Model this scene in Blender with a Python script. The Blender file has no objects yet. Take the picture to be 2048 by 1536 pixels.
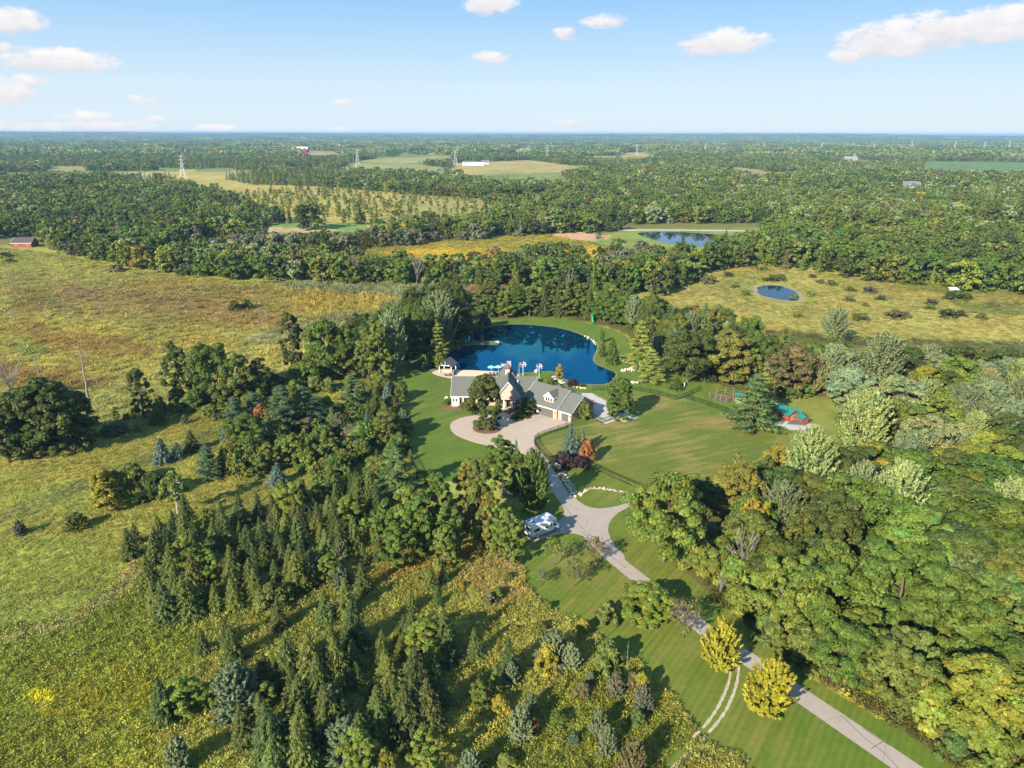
import bpy, math, random
import numpy as np
from mathutils import Vector, Matrix
from mathutils.geometry import tessellate_polygon
random.seed(7); RNG = np.random.default_rng(11)
sc = bpy.context.scene; COL = sc.collection
# ------------------------------------------------------------------ camera
H, F, YH, ROLL = 70.0, 1421.6, 265.5, math.radians(.14)   # camera height (m), focal length in pixels of the 2048 px photo
PITCH = math.atan((768 - YH) / F)
_c, _s = math.cos(PITCH), math.sin(PITCH); _cr, _sr = math.cos(ROLL), math.sin(ROLL)
FW = Vector((0, _c, -_s)); _D0 = Vector((0, -_s, -_c)); _X = Vector((1, 0, 0))
RT = _X * _cr - _D0 * _sr; DN = _D0 * _cr + _X * _sr
cam = bpy.data.cameras.new('camera'); cam_o = bpy.data.objects.new('camera', cam); COL.objects.link(cam_o)
m = Matrix((RT, -DN, -FW)).transposed().to_4x4(); m.translation = (0, 0, H); cam_o.matrix_world = m
cam.sensor_fit = 'HORIZONTAL'; cam.sensor_width = 36; cam.lens = 36 * F / 2048; cam.clip_start = 1; cam.clip_end = 90000
sc.camera = cam_o
def ray(x, y): return (FW + RT * ((x - 1024) / F) + DN * ((y - 768) / F)).normalized()
def G(x, y, z=0.0):
    d = ray(x, y); t = (z - H) / d.z
    return Vector((d.x * t, d.y * t, z))
def PX(p):
    q = Vector((p[0], p[1], p[2] - H)); w = q.dot(FW)
    return 1024 + F * q.dot(RT) / w, 768 + F * q.dot(DN) / w
def PXn(P):            # numpy version, P (n,3)
    Q = P - np.array([0, 0, H]); w = Q @ np.array(FW); w = np.where(w < 1, np.nan, w)
    return 1024 + F * (Q @ np.array(RT)) / w, 768 + F * (Q @ np.array(DN)) / w
# ------------------------------------------------------------------ light
SUN_EL, SUN_AZ = math.radians(28), math.radians(217)       # azimuth clockwise from +Y
sd = Vector((math.sin(SUN_AZ) * math.cos(SUN_EL), math.cos(SUN_AZ) * math.cos(SUN_EL), math.sin(SUN_EL)))
sun = bpy.data.lights.new('sun', 'SUN'); sun.energy = 4.8; sun.angle = math.radians(.5); sun.color = (1, .92, .76)
sun_o = bpy.data.objects.new('sun', sun); COL.objects.link(sun_o)
sun_o.rotation_euler = (-sd).to_track_quat('-Z', 'Y').to_euler(); sun_o.location = (0, 0, 120)
vs = sc.view_settings; vs.view_transform = 'Standard'; vs.look = 'None'; vs.exposure = 1.25; vs.gamma = 1; vs.use_curve_mapping = False
sc.render.engine = 'CYCLES'; cy = sc.cycles
cy.max_bounces = 5; cy.diffuse_bounces = 3; cy.glossy_bounces = 2; cy.transmission_bounces = 3; cy.volume_bounces = 0
cy.transparent_max_bounces = 6; cy.use_denoising = True; cy.denoiser = 'OPENIMAGEDENOISE'; cy.denoising_input_passes = 'RGB_ALBEDO_NORMAL'; cy.denoising_prefilter = 'ACCURATE'; cy.caustics_reflective = False; cy.caustics_refractive = False
sc.render.use_persistent_data = False
# node helper
class NT:
    def __init__(s, tree): s.t = tree; s.t.nodes.clear()
    def n(s, typ, ins=None, **kw):
        nd = s.t.nodes.new(typ)
        for k, v in kw.items(): setattr(nd, k, v)
        for k, v in (ins or {}).items():
            sock = nd.inputs[k]
            if isinstance(v, bpy.types.NodeSocket): s.t.links.new(v, sock)
            elif hasattr(v, 'outputs'): s.t.links.new(v.outputs[0], sock)
            else: sock.default_value = v
        return nd
    def m(s, op, a, b=0.0, c=0.0): return s.n('ShaderNodeMath', {0: a, 1: b, 2: c}, operation=op).outputs[0]
    def mix(s, f, a, b, mode='MIX'):
        nd = s.n('ShaderNodeMix', data_type='RGBA', blend_type=mode)
        for i, v in ((0, f), (6, a), (7, b)):
            if isinstance(v, bpy.types.NodeSocket): s.t.links.new(v, nd.inputs[i])
            elif hasattr(v, 'outputs'): s.t.links.new(v.outputs[0], nd.inputs[i])
            else: nd.inputs[i].default_value = v if i == 0 else (*v[:3], 1)
        return nd.outputs[2]
    def noise(s, vec, scale, detail=3, rough=.55): return s.n('ShaderNodeTexNoise', {'Vector': vec, 'Scale': scale, 'Detail': detail, 'Roughness': rough}).outputs[0]
    def ramp(s, f, lo, hi): return s.n('ShaderNodeMapRange', {0: f, 1: lo, 2: hi, 3: 0.0, 4: 1.0}, clamp=True).outputs[0]
world = bpy.data.worlds.new('World'); sc.world = world; world.use_nodes = True
w = NT(world.node_tree)
sky = w.n('ShaderNodeTexSky', sky_type='NISHITA', sun_disc=False, sun_elevation=SUN_EL, sun_rotation=SUN_AZ, altitude=300, air_density=1.0, dust_density=.6, ozone_density=1.6)
geo = w.n('ShaderNodeTexCoord').outputs[0]
sep = w.n('ShaderNodeSeparateXYZ', {0: geo})
AZ = w.m('ARCTAN2', sep.outputs[0], sep.outputs[1]); EL = w.m('ARCSINE', sep.outputs[2])
av = w.n('ShaderNodeCombineXYZ', {0: w.m('MULTIPLY', AZ, .8), 1: w.m('MULTIPLY', EL, 1.6), 2: 0.0})
n1 = w.noise(av, 26, 8, .62); n2 = w.noise(av, 70, 5, .6)
nn = w.m('ADD', w.m('MULTIPLY', n1, .62), w.m('MULTIPLY', n2, .38))
CLOUDS = [  # x, y, half width, half height in photo pixels, strength
    (1790, 78, 92, 27, 1.0), (1880, 62, 70, 26, 1.0), (1985, 48, 70, 24, 1.0), (2060, 40, 60, 26, 1), (1690, 110, 28, 9, .75), (1446, 86, 80, 20, 1.0), (1130, 66, 26, 10, .8), (1215, 42, 48, 11, .72),
    (975, 8, 52, 17, .95), (980, 115, 34, 10, .75), (112, 123, 85, 17, .95), (28, 42, 50, 20, .95), (10, 95, 45, 9, .6), (22, 182, 40, 18, .95), (66, 163, 36, 9, .7),
    (60, 255, 75, 10, .75), (210, 255, 75, 12, .8), (295, 200, 32, 9, .65), (170, 236, 45, 11, .65), (430, 258, 40, 8, .7), (705, 206, 32, 8, .55), (1145, 246, 34, 8, .6), (1075, 260, 40, 6, .55), (680, 262, 26, 6, .5), (315, 237, 16, 6, .5), (1335, 268, 26, 5, .45),
    (1095, -230, 105, 46, 1.0), (600, -420, 160, 40, .8), (1700, -350, 190, 45, .8)]
best = None; low = None
for (x, y, hw, hh, st) in CLOUDS:
    d = ray(x, y); a0 = math.atan2(d.x, d.y); e0 = math.asin(d.z)
    du = w.m('MULTIPLY', w.m('SUBTRACT', AZ, a0), F / hw * 1.0); dv = w.m('MULTIPLY', w.m('SUBTRACT', EL, e0), F / (hh * 1.12))
    r = w.m('ADD', w.m('MULTIPLY', du, du), w.m('MULTIPLY', dv, dv))
    v = w.m('MULTIPLY', w.m('SUBTRACT', 1.25, r), st)
    if best is None: best, low = v, dv
    else:
        gt = w.m('GREATER_THAN', v, best)
        low = w.m('ADD', w.m('MULTIPLY', gt, dv), w.m('MULTIPLY', w.m('SUBTRACT', 1.0, gt), low)); best = w.m('MAXIMUM', best, v)
mask = w.m('MULTIPLY', w.ramp(w.m('ADD', w.m('MULTIPLY', best, .72), w.m('MULTIPLY', w.m('SUBTRACT', nn, .5), 3.0)), .10, .58), .95)
body = w.ramp(w.m('ADD', low, w.m('MULTIPLY', w.m('SUBTRACT', nn, .5), 5.0)), -.9, .9)
kc = 1 / (.1 * 2 ** vs.exposure); ccol = w.mix(body, (.80 * kc, .78 * kc, .83 * kc), (1.02 * kc, .99 * kc, .98 * kc))  # cloud shading painted into the colour: whiter tops, greyer undersides
SKY_STRENGTH = .1
def grad(r, g, b): k = 1 / (SKY_STRENGTH * 2 ** vs.exposure); return (r * k, g * k, b * k, 1)
gr = w.n('ShaderNodeValToRGB', {0: w.m('DIVIDE', w.m('MAXIMUM', EL, 0.0), math.pi / 2)}); el_ = gr.color_ramp.elements     # clear late summer sky: pale horizon to deeper zenith, the same all round
el_[0].position = 0.0; el_[0].color = grad(.74, .865, .96); el_[1].position = 1.0; el_[1].color = grad(.26, .48, .86)
for p_, c_ in ((.035, (.66, .83, .96)), (.1, (.315, .605, .955)), (.3, (.24, .50, .90))): e_ = el_.new(p_); e_.color = grad(*c_)
skyc = w.mix(.96, sky.outputs[0], gr.outputs[0])
w.n('ShaderNodeOutputWorld', {0: w.n('ShaderNodeBackground', {0: w.mix(mask, skyc, ccol), 1: SKY_STRENGTH})})
# ------------------------------------------------------------------ mesh helpers
class MB:
    def __init__(s): s.v = []; s.f = []
    def poly(s, pts): i = len(s.v); s.v += [Vector(p) for p in pts]; s.f.append(tuple(range(i, i + len(pts)))); return s
    def prism(s, pts, vec):
        n = len(pts); i = len(s.v); vec = Vector(vec)
        s.v += [Vector(p) for p in pts] + [Vector(p) + vec for p in pts]
        s.f.append(tuple(range(i + n - 1, i - 1, -1))); s.f.append(tuple(range(i + n, i + 2 * n)))
        for k in range(n): j = (k + 1) % n; s.f.append((i + k, i + j, i + n + j, i + n + k))
        return s
    def box(s, o, a, b, c):     # corner o, edge vectors a,b,c
        o, a, b = Vector(o), Vector(a), Vector(b); return s.prism([o, o + a, o + a + b, o + b], c)
    def cbox(s, c, sx, sy, sz): return s.box((c[0] - sx / 2, c[1] - sy / 2, c[2] - sz / 2), (sx, 0, 0), (0, sy, 0), (0, 0, sz))
    def tube(s, p0, p1, r0, r1=None, n=6, cap=True):
        p0, p1 = Vector(p0), Vector(p1); r1 = r0 if r1 is None else r1
        d = (p1 - p0).normalized(); a = d.orthogonal().normalized(); b = d.cross(a); i = len(s.v)
        for p, r in ((p0, r0), (p1, r1)):
            for k in range(n): t = 2 * math.pi * k / n; s.v.append(p + a * (r * math.cos(t)) + b * (r * math.sin(t)))
        for k in range(n): j = (k + 1) % n; s.f.append((i + k, i + j, i + n + j, i + n + k))
        if cap: s.f.append(tuple(range(i + n - 1, i - 1, -1))); s.f.append(tuple(range(i + n, i + 2 * n)))
        return s
    def flat(s, pts, z=None):
        P = [Vector(p) for p in pts]
        if z is not None: P = [Vector((p[0], p[1], z)) for p in P]
        i = len(s.v); s.v += P
        for t in tessellate_polygon([[Vector((p.x, p.y, 0)) for p in P]]):
            a, b, c = (P[k] for k in t)
            if (b - a).cross(c - a).z < 0: t = t[::-1]
            s.f.append(tuple(i + k for k in t))
        return s
    def build(s, name, mat, parent=None, smooth=False, link=True):
        me = bpy.data.meshes.new(name); off = parent_loc(parent)
        me.from_pydata([v - off for v in s.v], [], s.f); me.validate(); me.update()
        if mat: me.materials.append(mat)
        if smooth: me.polygons.foreach_set('use_smooth', [True] * len(me.polygons))
        o = bpy.data.objects.new(name, me)
        if link: COL.objects.link(o)
        if parent: o.parent = parent
        return o
def parent_loc(p):
    v = Vector((0, 0, 0))
    while p: v = v + p.location; p = p.parent
    return v
def tag(o, label=None, cat=None, group=None, kind=None):
    if label: o['label'] = label
    if cat: o['category'] = cat
    if group: o['group'] = group
    if kind: o['kind'] = kind
    return o
LANDMARKS = []
def thing(name, loc, label, cat, group=None, lm=None):
    o = bpy.data.objects.new(name, None); COL.objects.link(o); o.location = loc; o.empty_display_size = .5
    if lm: LANDMARKS.append((lm, *PX(loc)))
    return tag(o, label, cat, group)
def smooth_poly(pts, it=2, closed=True):
    P = [Vector((p[0], p[1], 0)) for p in pts]
    for _ in range(it):
        Q = []
        n = len(P)
        for i in range(n if closed else n - 1):
            a, b = P[i], P[(i + 1) % n]; Q += [a * .75 + b * .25, a * .25 + b * .75]
        P = Q if closed else [P[0]] + Q + [P[-1]]
    return [(p.x, p.y) for p in P]
def gp(pts, z=0.0, it=0): return [G(x, y, z) for x, y in (smooth_poly(pts, it) if it else pts)]
def strip(pts_px, width, it=2):       # ground strip along a pixel polyline, returns polygon points
    P = [G(x, y) for x, y in smooth_poly(pts_px, it, False)]
    L, R = [], []
    for i, p in enumerate(P):
        t = (P[min(i + 1, len(P) - 1)] - P[max(i - 1, 0)]).normalized(); n = Vector((-t.y, t.x, 0))
        wd = width[0] + (width[1] - width[0]) * i / (len(P) - 1) if isinstance(width, tuple) else width
        L.append(p + n * wd / 2); R.append(p - n * wd / 2)
    return L, R
def strip_mb(pts_px, width, z, it=2):
    L, R = strip(pts_px, width, it); b = MB()
    for i in range(len(L) - 1):
        b.poly([Vector((p.x, p.y, z)) for p in (R[i], R[i + 1], L[i + 1], L[i])])
    for k, f in enumerate(b.f):
        a, c, d = (b.v[j] for j in f[:3])
        if (c - a).cross(d - a).z < 0: b.f[k] = f[::-1]
    return b
# ------------------------------------------------------------------ materials
def material(name):
    mt = bpy.data.materials.new(name); mt.use_nodes = True; return mt, NT(mt.node_tree)
def out(n, sh): n.n('ShaderNodeOutputMaterial', {0: sh})
def plain(name, c, rough=.7, var=.15, scale=2.0, metal=0.0, spec=.3, bump=0.0, bscale=20):
    mt, n = material(name); co = n.n('ShaderNodeTexCoord').outputs[3]
    f = n.noise(co, scale, 4)
    f2 = n.m('ADD', 1 - var, n.m('MULTIPLY', f, 2 * var))
    col = n.mix(1.0, c, n.n('ShaderNodeCombineColor', {0: f2, 1: f2, 2: f2}), 'MULTIPLY')
    ins = {'Base Color': col, 'Roughness': rough, 'Metallic': metal, 'Specular IOR Level': spec}
    if bump: ins['Normal'] = n.n('ShaderNodeBump', {'Strength': bump, 'Height': n.noise(co, bscale, 3)})
    out(n, n.n('ShaderNodeBsdfPrincipled', ins)); return mt
def leaf_mat(name, trans=.22, rough=.55):
    mt, n = material(name)
    t = n.n('ShaderNodeAttribute', attribute_name='tint', attribute_type='INSTANCER').outputs[0]
    c = n.n('ShaderNodeAttribute', attribute_name='shade', attribute_type='GEOMETRY').outputs[0]
    col = n.mix(1.0, t, c, 'MULTIPLY')
    p = n.n('ShaderNodeBsdfPrincipled', {'Base Color': col, 'Roughness': rough, 'Specular IOR Level': .25})
    tr = n.n('ShaderNodeBsdfTranslucent', {0: n.mix(1.0, col, (1.2, 1.25, .55), 'MULTIPLY')})
    out(n, n.n('ShaderNodeMixShader', {0: trans, 1: p, 2: tr})); return mt
LEAF = leaf_mat('leaf', .28); NEEDLE = leaf_mat('needle', .15, .6)
BARK = plain('bark', (.11, .085, .065), .9, .3, 3); PALEBARK = plain('pale_bark', (.42, .38, .33), .8, .25, 3)
GREYWOOD = plain('dead_wood', (.19, .165, .145), .9, .25, 3)
# ------------------------------------------------------------------ numpy noise for the ground paint
_perm = RNG.random((256, 256))
def vnoise(x, y):
    xi = np.floor(x).astype(np.int64); yi = np.floor(y).astype(np.int64); fx = x - xi; fy = y - yi
    fx = fx * fx * (3 - 2 * fx); fy = fy * fy * (3 - 2 * fy)
    g = lambda a, b: _perm[a & 255, b & 255]
    return (g(xi, yi) * (1 - fx) + g(xi + 1, yi) * fx) * (1 - fy) + (g(xi, yi + 1) * (1 - fx) + g(xi + 1, yi + 1) * fx) * fy
def fbm(x, y, o=4):
    r = 0; a = .5; t = 0
    for k in range(o): r = r + a * vnoise(x * 2 ** k + 17 * k, y * 2 ** k + 5 * k); t += a; a *= .55
    return r / t
def inpoly(px, py, poly):
    r = np.zeros(px.shape, bool); n = len(poly)
    with np.errstate(invalid='ignore', divide='ignore'):
        for i in range(n):
            x1, y1 = poly[i]; x2, y2 = poly[(i + 1) % n]
            if y1 == y2: continue
            r ^= ((y1 > py) != (y2 > py)) & (px < (x2 - x1) * (py - y1) / (y2 - y1) + x1)
    return r
def terrain(x, y):
    r = np.hypot(x, y); k = np.clip((r - 6000) / 6000, 0, 1); k = k * k * (3 - 2 * k)
    return k * (6 + 74 * fbm(x / 5200 + 3.3, y / 5200 + 9.1, 3) ** 1.6)
# ------------------------------------------------------------------ ground zones (photo pixels on the ground plane)
MEADOW = (.215, .235, .055)
ZONES = [  # polygon, colour, edge jitter in px
 ([(-400, 480), (100, 505), (300, 545), (440, 560), (620, 565), (800, 575), (900, 590), (980, 600), (960, 640), (820, 720), (700, 740), (560, 760), (300, 850), (100, 930), (-400, 1050)], (.26, .265, .075), 4),
 ([(-100, 490), (100, 495), (250, 530), (200, 545), (-100, 530)], (.235, .25, .065), 4),
 ([(20, 575), (330, 560), (620, 590), (560, 640), (250, 640), (20, 620)], (.24, .215, .065), 8),
 ([(350, 600), (560, 590), (640, 620), (500, 660), (360, 650)], (.255, .225, .06), 10),
 ([(-100, 640), (200, 640), (420, 660), (480, 690), (300, 740), (100, 760), (-100, 780)], (.27, .255, .06), 12),
 ([(20, 650), (230, 665), (340, 690), (300, 712), (60, 690)], (.23, .175, .045), 16),
 ([(-60, 720), (130, 740), (230, 760), (120, 780), (-60, 770)], (.225, .175, .045), 12),
 ([(0, 690), (60, 690), (150, 705), (60, 715)], (.17, .20, .05), 6),
 ([(110, 570), (420, 600), (560, 640), (700, 660), (480, 650), (120, 600)], (.24, .19, .07), 8),
 ([(520, 560), (700, 560), (860, 575), (900, 592), (820, 640), (700, 610), (560, 575)], (.165, .19, .10), 5),
 ([(640, 640), (760, 610), (880, 590), (960, 570), (985, 590), (940, 630), (820, 720), (700, 690), (560, 690), (480, 680)], (.18, .19, .10), 6),
 ([(620, 580), (740, 588), (800, 600), (740, 630), (620, 630), (560, 610)], (.275, .245, .06), 6),
 ([(940, 570), (1000, 560), (1020, 575), (980, 620), (950, 620)], (.24, .13, .06), 5),
 # band of fields beyond the marsh
 ([(360, 500), (420, 485), (430, 495), (380, 505)], (.16, .23, .035), 2),
 ([(430, 480), (560, 470), (760, 465), (700, 500), (480, 500)], (.23, .20, .09), 3),
 ([(470, 455), (570, 446), (790, 449), (800, 462), (500, 466)], (.13, .21, .05), 1),
 ([(480, 458), (560, 456), (700, 460), (600, 466), (490, 465)], (.30, .25, .15), 1),
 ([(640, 510), (700, 488), (900, 478), (1100, 466), (1240, 480), (1260, 520), (1230, 560), (1000, 555), (760, 545), (640, 530)], (.22, .21, .04), 4),
 ([(760, 508), (900, 495), (1010, 500), (1010, 540), (860, 535)], (.36, .28, .035), 6),
 ([(1080, 495), (1180, 490), (1290, 505), (1300, 530), (1140, 515)], (.40, .30, .03), 4),
 ([(1200, 470), (1290, 456), (1520, 456), (1500, 500), (1420, 530), (1300, 515), (1180, 490)], (.15, .20, .05), 2),
 ([(1340, 505), (1420, 505), (1430, 540), (1370, 530)], (.25, .20, .08), 4),
 ([(1093, 468), (1150, 461), (1222, 472), (1215, 478), (1160, 482)], (.38, .26, .16), 1),
 # right meadow
 ([(1300, 590), (1390, 555), (1500, 520), (1640, 540), (2300, 600), (2300, 690), (1700, 670), (1480, 650), (1350, 610)], (.265, .255, .07), 4),
 ([(1420, 570), (1500, 545), (1640, 575), (1640, 610), (1500, 605)], (.22, .23, .055), 8),
 ([(1780, 560), (2000, 560), (2100, 585), (1820, 585)], (.19, .225, .05), 5),
 ([(1900, 600), (2048, 610), (2048, 630), (1920, 625)], (.16, .19, .05), 5),
 # wet meadow and far fields
 ([(330, 345), (380, 340), (500, 368), (640, 372), (800, 385), (800, 445), (640, 448), (540, 425), (440, 388)], (.29, .26, .075), 3),
 ([(790, 385), (960, 396), (1010, 425), (930, 452), (800, 455)], (.24, .23, .075), 4),
 ([(540, 395), (640, 390), (800, 410), (780, 440), (640, 440)], (.27, .25, .07), 4),
 ([(660, 345), (700, 326), (800, 325), (890, 335), (890, 352), (780, 346)], (.20, .22, .08), 1),
 ([(700, 320), (900, 312), (910, 322), (760, 328)], (.22, .23, .08), 1),
 ([(900, 350), (905, 326), (1060, 320), (1130, 330), (1240, 334), (1130, 345)], (.27, .24, .09), 1),
 ([(95, 352), (100, 332), (170, 333), (175, 352)], (.20, .21, .08), 1),
 ([(1236, 322), (1240, 305), (1312, 304), (1308, 320)], (.26, .23, .08), 1),
 ([(1840, 343), (1850, 320), (2300, 330), (2300, 350), (1990, 348)], (.10, .17, .06), 1),
 ([(1450, 345), (1470, 332), (1560, 345), (1620, 352), (1520, 356)], (.25, .21, .08), 1),
 ([(600, 312), (612, 302), (690, 303), (690, 314)], (.24, .21, .10), 1),
 ([(1030, 290), (1160, 289), (1160, 294), (1040, 294)], (.22, .20, .10), .5),
 # near left meadow
 ([(-200, 1072), (60, 1076), (150, 1082), (235, 1112), (252, 1150), (215, 1192), (130, 1236), (-200, 1300)], (.195, .23, .05), 12),
 ([(-200, 1300), (0, 1272), (130, 1240), (230, 1180), (262, 1110), (280, 1120), (250, 1190), (140, 1258), (-200, 1340)], (.26, .25, .10), 4),
 ([(-300, 1340), (140, 1262), (300, 1180), (420, 1290), (320, 1480), (480, 1560), (-300, 1600)], (.18, .215, .036), 8),
 ([(60, 1360), (200, 1380), (330, 1330), (330, 1420), (180, 1450), (60, 1430)], (.185, .205, .026), 10),
 ([(55, 1388), (80, 1378), (112, 1392), (96, 1412), (62, 1408)], (.38, .36, .025), 2),
 ([(-200, 1040), (0, 1020), (150, 960), (330, 900), (480, 840), (490, 850), (340, 915), (160, 985), (0, 1050), (-200, 1075)], (.16, .18, .055), 5),
 ([(0, 980), (180, 900), (480, 800), (640, 790), (500, 830), (180, 940)], (.25, .24, .055), 8),
 ([(820, 1120), (940, 1085), (1060, 1060), (1060, 1075), (900, 1130), (700, 1180), (690, 1165)], (.22, .19, .05), 5),
 ([(900, 1150), (1040, 1100), (1060, 1190), (1000, 1220)], (.235, .21, .075), 10),
 ([(1040, 1440), (1200, 1330), (1390, 1460), (1330, 1600), (900, 1600)], (.165, .20, .036), 8),
 # wooded ground
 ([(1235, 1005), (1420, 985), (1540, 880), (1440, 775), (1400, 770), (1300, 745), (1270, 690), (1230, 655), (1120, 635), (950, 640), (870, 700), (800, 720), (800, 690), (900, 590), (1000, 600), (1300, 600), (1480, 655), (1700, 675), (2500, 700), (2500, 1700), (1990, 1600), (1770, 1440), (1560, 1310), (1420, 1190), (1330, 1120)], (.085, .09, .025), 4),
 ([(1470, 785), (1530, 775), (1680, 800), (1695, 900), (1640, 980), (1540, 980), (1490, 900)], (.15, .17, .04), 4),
]
def zone_colour(P):
    x, y = P[:, 0], P[:, 1]; px, py = PXn(P)
    a = fbm(x / 14, y / 14, 4) - .5; b = fbm(x / 37 + 50, y / 37 + 20, 4) - .5
    px2 = np.nan_to_num(px, nan=-1e5); py2 = np.nan_to_num(py, nan=-1e5)
    C = np.tile(np.array(MEADOW), (len(P), 1))
    rad = np.hypot(x, y); far = rad > 480; C[far] = (.135, .145, .048)
    op = (fbm(x / 260 + 40, y / 260 + 11, 3) < .40) & (rad > 1100); fk = vnoise(x / 300 + 9, y / 300) > .5
    C[op & fk] = (.28, .26, .11); C[op & ~fk] = (.13, .18, .05)
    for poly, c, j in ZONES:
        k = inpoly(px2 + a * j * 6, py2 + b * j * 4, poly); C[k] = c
    v = 1 + .5 * (fbm(x / 9 + 7, y / 9, 4) - .5) + .5 * (fbm(x / 45, y / 45 + 9, 3) - .5)
    h = .2 * (fbm(x / 22 + 70, y / 22 + 31, 3) - .5)
    C = C * v[:, None] * np.stack([1.17 * (1 + h), 1.05 * (1 - .25 * h), .95 * (1 - h)], 1)
    return np.clip(C, .005, 1)
def mk_ground():
    az = np.concatenate([np.linspace(-180, -48, 40)[:-1], np.linspace(-48, 48, 420), np.linspace(48, 180, 40)[1:]]) * math.pi / 180
    r = np.concatenate([[.5, 10, 20, 30], np.geomspace(38, 22500, 320)])
    A, R = np.meshgrid(az[:-1], r); X = (np.sin(A) * R).ravel(); Y = (np.cos(A) * R).ravel()
    P = np.stack([X, Y, terrain(X, Y)], 1); na, nr = A.shape[1], len(r)
    i = np.arange(nr - 1)[:, None] * na; j = np.arange(na)[None, :]; j2 = (j + 1) % na
    Fq = np.stack([i + j, i + na + j, i + na + j2, i + j2], -1).reshape(-1, 4)[:, ::-1]
    me = quads_mesh('ground', P, Fq); C = zone_colour(P)
    at = me.attributes.new('paint', 'FLOAT_COLOR', 'POINT'); at.data.foreach_set('color', np.c_[C, np.ones(len(C))].astype(np.float32).ravel())
    mt, n = material('meadow_soil'); co = n.n('ShaderNodeTexCoord').outputs[3]
    pa = n.n('ShaderNodeAttribute', attribute_name='paint', attribute_type='GEOMETRY').outputs[0]
    f = n.m('ADD', n.m('MULTIPLY', n.noise(co, 1.3, 5, .7), 1.0), n.m('MULTIPLY', n.noise(co, .22, 4), .7))
    f = n.m('ADD', .15, f)
    col = n.mix(1.0, pa, n.n('ShaderNodeCombineColor', {0: f, 1: f, 2: f}), 'MULTIPLY')
    bp = n.n('ShaderNodeBump', {'Strength': .6, 'Distance': .4, 'Height': n.noise(co, 1.6, 4, .7)})
    out(n, n.n('ShaderNodeBsdfPrincipled', {'Base Color': col, 'Roughness': .9, 'Specular IOR Level': .1, 'Normal': bp}))
    me.materials.append(mt); o = bpy.data.objects.new('ground', me); COL.objects.link(o); tag(o, kind='structure')
def quads_mesh(name, V, Fq):
    me = bpy.data.meshes.new(name); k = Fq.shape[1]; nf = len(Fq)
    me.vertices.add(len(V)); me.vertices.foreach_set('co', np.ascontiguousarray(V, np.float32).ravel())
    me.loops.add(nf * k); me.loops.foreach_set('vertex_index', np.ascontiguousarray(Fq, np.int32).ravel())
    me.polygons.add(nf); me.polygons.foreach_set('loop_start', np.arange(nf, dtype=np.int32) * k)
    me.update(calc_edges=True); return me
mk_ground()
# ------------------------------------------------------------------ lawns, drives, water
def lawn_mat(name, c1, c2, dry, dryamt, ang, width, stripe=.16):
    mt, n = material(name); co = n.n('ShaderNodeTexCoord').outputs[3]
    rot = n.n('ShaderNodeMapping', {'Vector': co, 'Rotation': (0, 0, math.radians(ang))})
    wv = n.n('ShaderNodeTexWave', {'Vector': rot, 'Scale': 1.0 / width * .5, 'Distortion': 1.2, 'Detail': 2, 'Detail Scale': .6}, bands_direction='X').outputs[1]
    st = n.n('ShaderNodeTexNoise', {'Vector': n.n('ShaderNodeMapping', {'Vector': rot, 'Scale': (.6, .07, 1)}), 'Scale': 1.0, 'Detail': 4}).outputs[0]
    f = n.m('ADD', n.m('MULTIPLY', wv, stripe), n.m('MULTIPLY', n.noise(co, .9, 5, .7), .55))
    f = n.m('ADD', f, n.m('ADD', n.m('MULTIPLY', st, .3), .40 - stripe / 2))
    base = n.mix(n.ramp(n.noise(co, .07, 4, .6), .38, .64), c1, c2)
    big = n.m('ADD', n.m('MULTIPLY', n.noise(co, .055, 4, .65), .6), n.m('MULTIPLY', st, .4))
    base = n.mix(n.m('MULTIPLY', n.ramp(big, .47, .62), dryamt), base, dry)
    col = n.mix(1.0, base, n.n('ShaderNodeCombineColor', {0: f, 1: f, 2: f}), 'MULTIPLY')
    bp = n.n('ShaderNodeBump', {'Strength': .35, 'Distance': .08, 'Height': n.noise(co, 6, 3, .7)})
    out(n, n.n('ShaderNodeBsdfPrincipled', {'Base Color': col, 'Roughness': .85, 'Specular IOR Level': .12, 'Normal': bp})); return mt
GL = (.115, .165, .024); GD = (.085, .145, .02); DRY = (.29, .22, .07)
LM_house = lawn_mat('house_lawn_grass', GL, GD, (.19, .18, .04), .5, 52, 1.1, .22)
LM_back = lawn_mat('dry_lawn_grass', (.15, .165, .03), (.105, .15, .024), DRY, .85, 66, 1.4, .2)
LM_road = lawn_mat('roadside_lawn_grass', (.14, .17, .024), (.105, .16, .02), (.22, .18, .045), .7, 35, 1.5, .12)
LM_pond = lawn_mat('pond_bank_grass', (.125, .18, .026), (.10, .17, .022), (.2, .19, .04), .4, 10, 1.5, .1)
def sheet(name, pts, z, mt, it=2, kind='structure'):
    P = gp(pts, 0, it); return tag(MB().flat(P, z).build(name, mt), kind=kind)
sheet('house_lawn', [(790, 742), (800, 728), (840, 730), (880, 748), (950, 758), (1100, 762), (1180, 778), (1200, 800), (1200, 838), (1130, 862), (1075, 880), (1070, 893), (1085, 920), (1112, 930), (1104, 945), (1060, 925), (1000, 930), (962, 945), (930, 958), (872, 966), (842, 958), (820, 925), (806, 870), (803, 815), (792, 790)], .02, LM_house, 1)
sheet('back_lawn', [(1068, 878), (1190, 842), (1215, 820), (1200, 790), (1260, 778), (1350, 796), (1372, 797), (1470, 828), (1530, 842), (1560, 870), (1530, 910), (1470, 945), (1400, 968), (1300, 985), (1282, 974), (1240, 955), (1170, 930), (1112, 938), (1078, 905)], .024, LM_back, 1)
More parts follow.
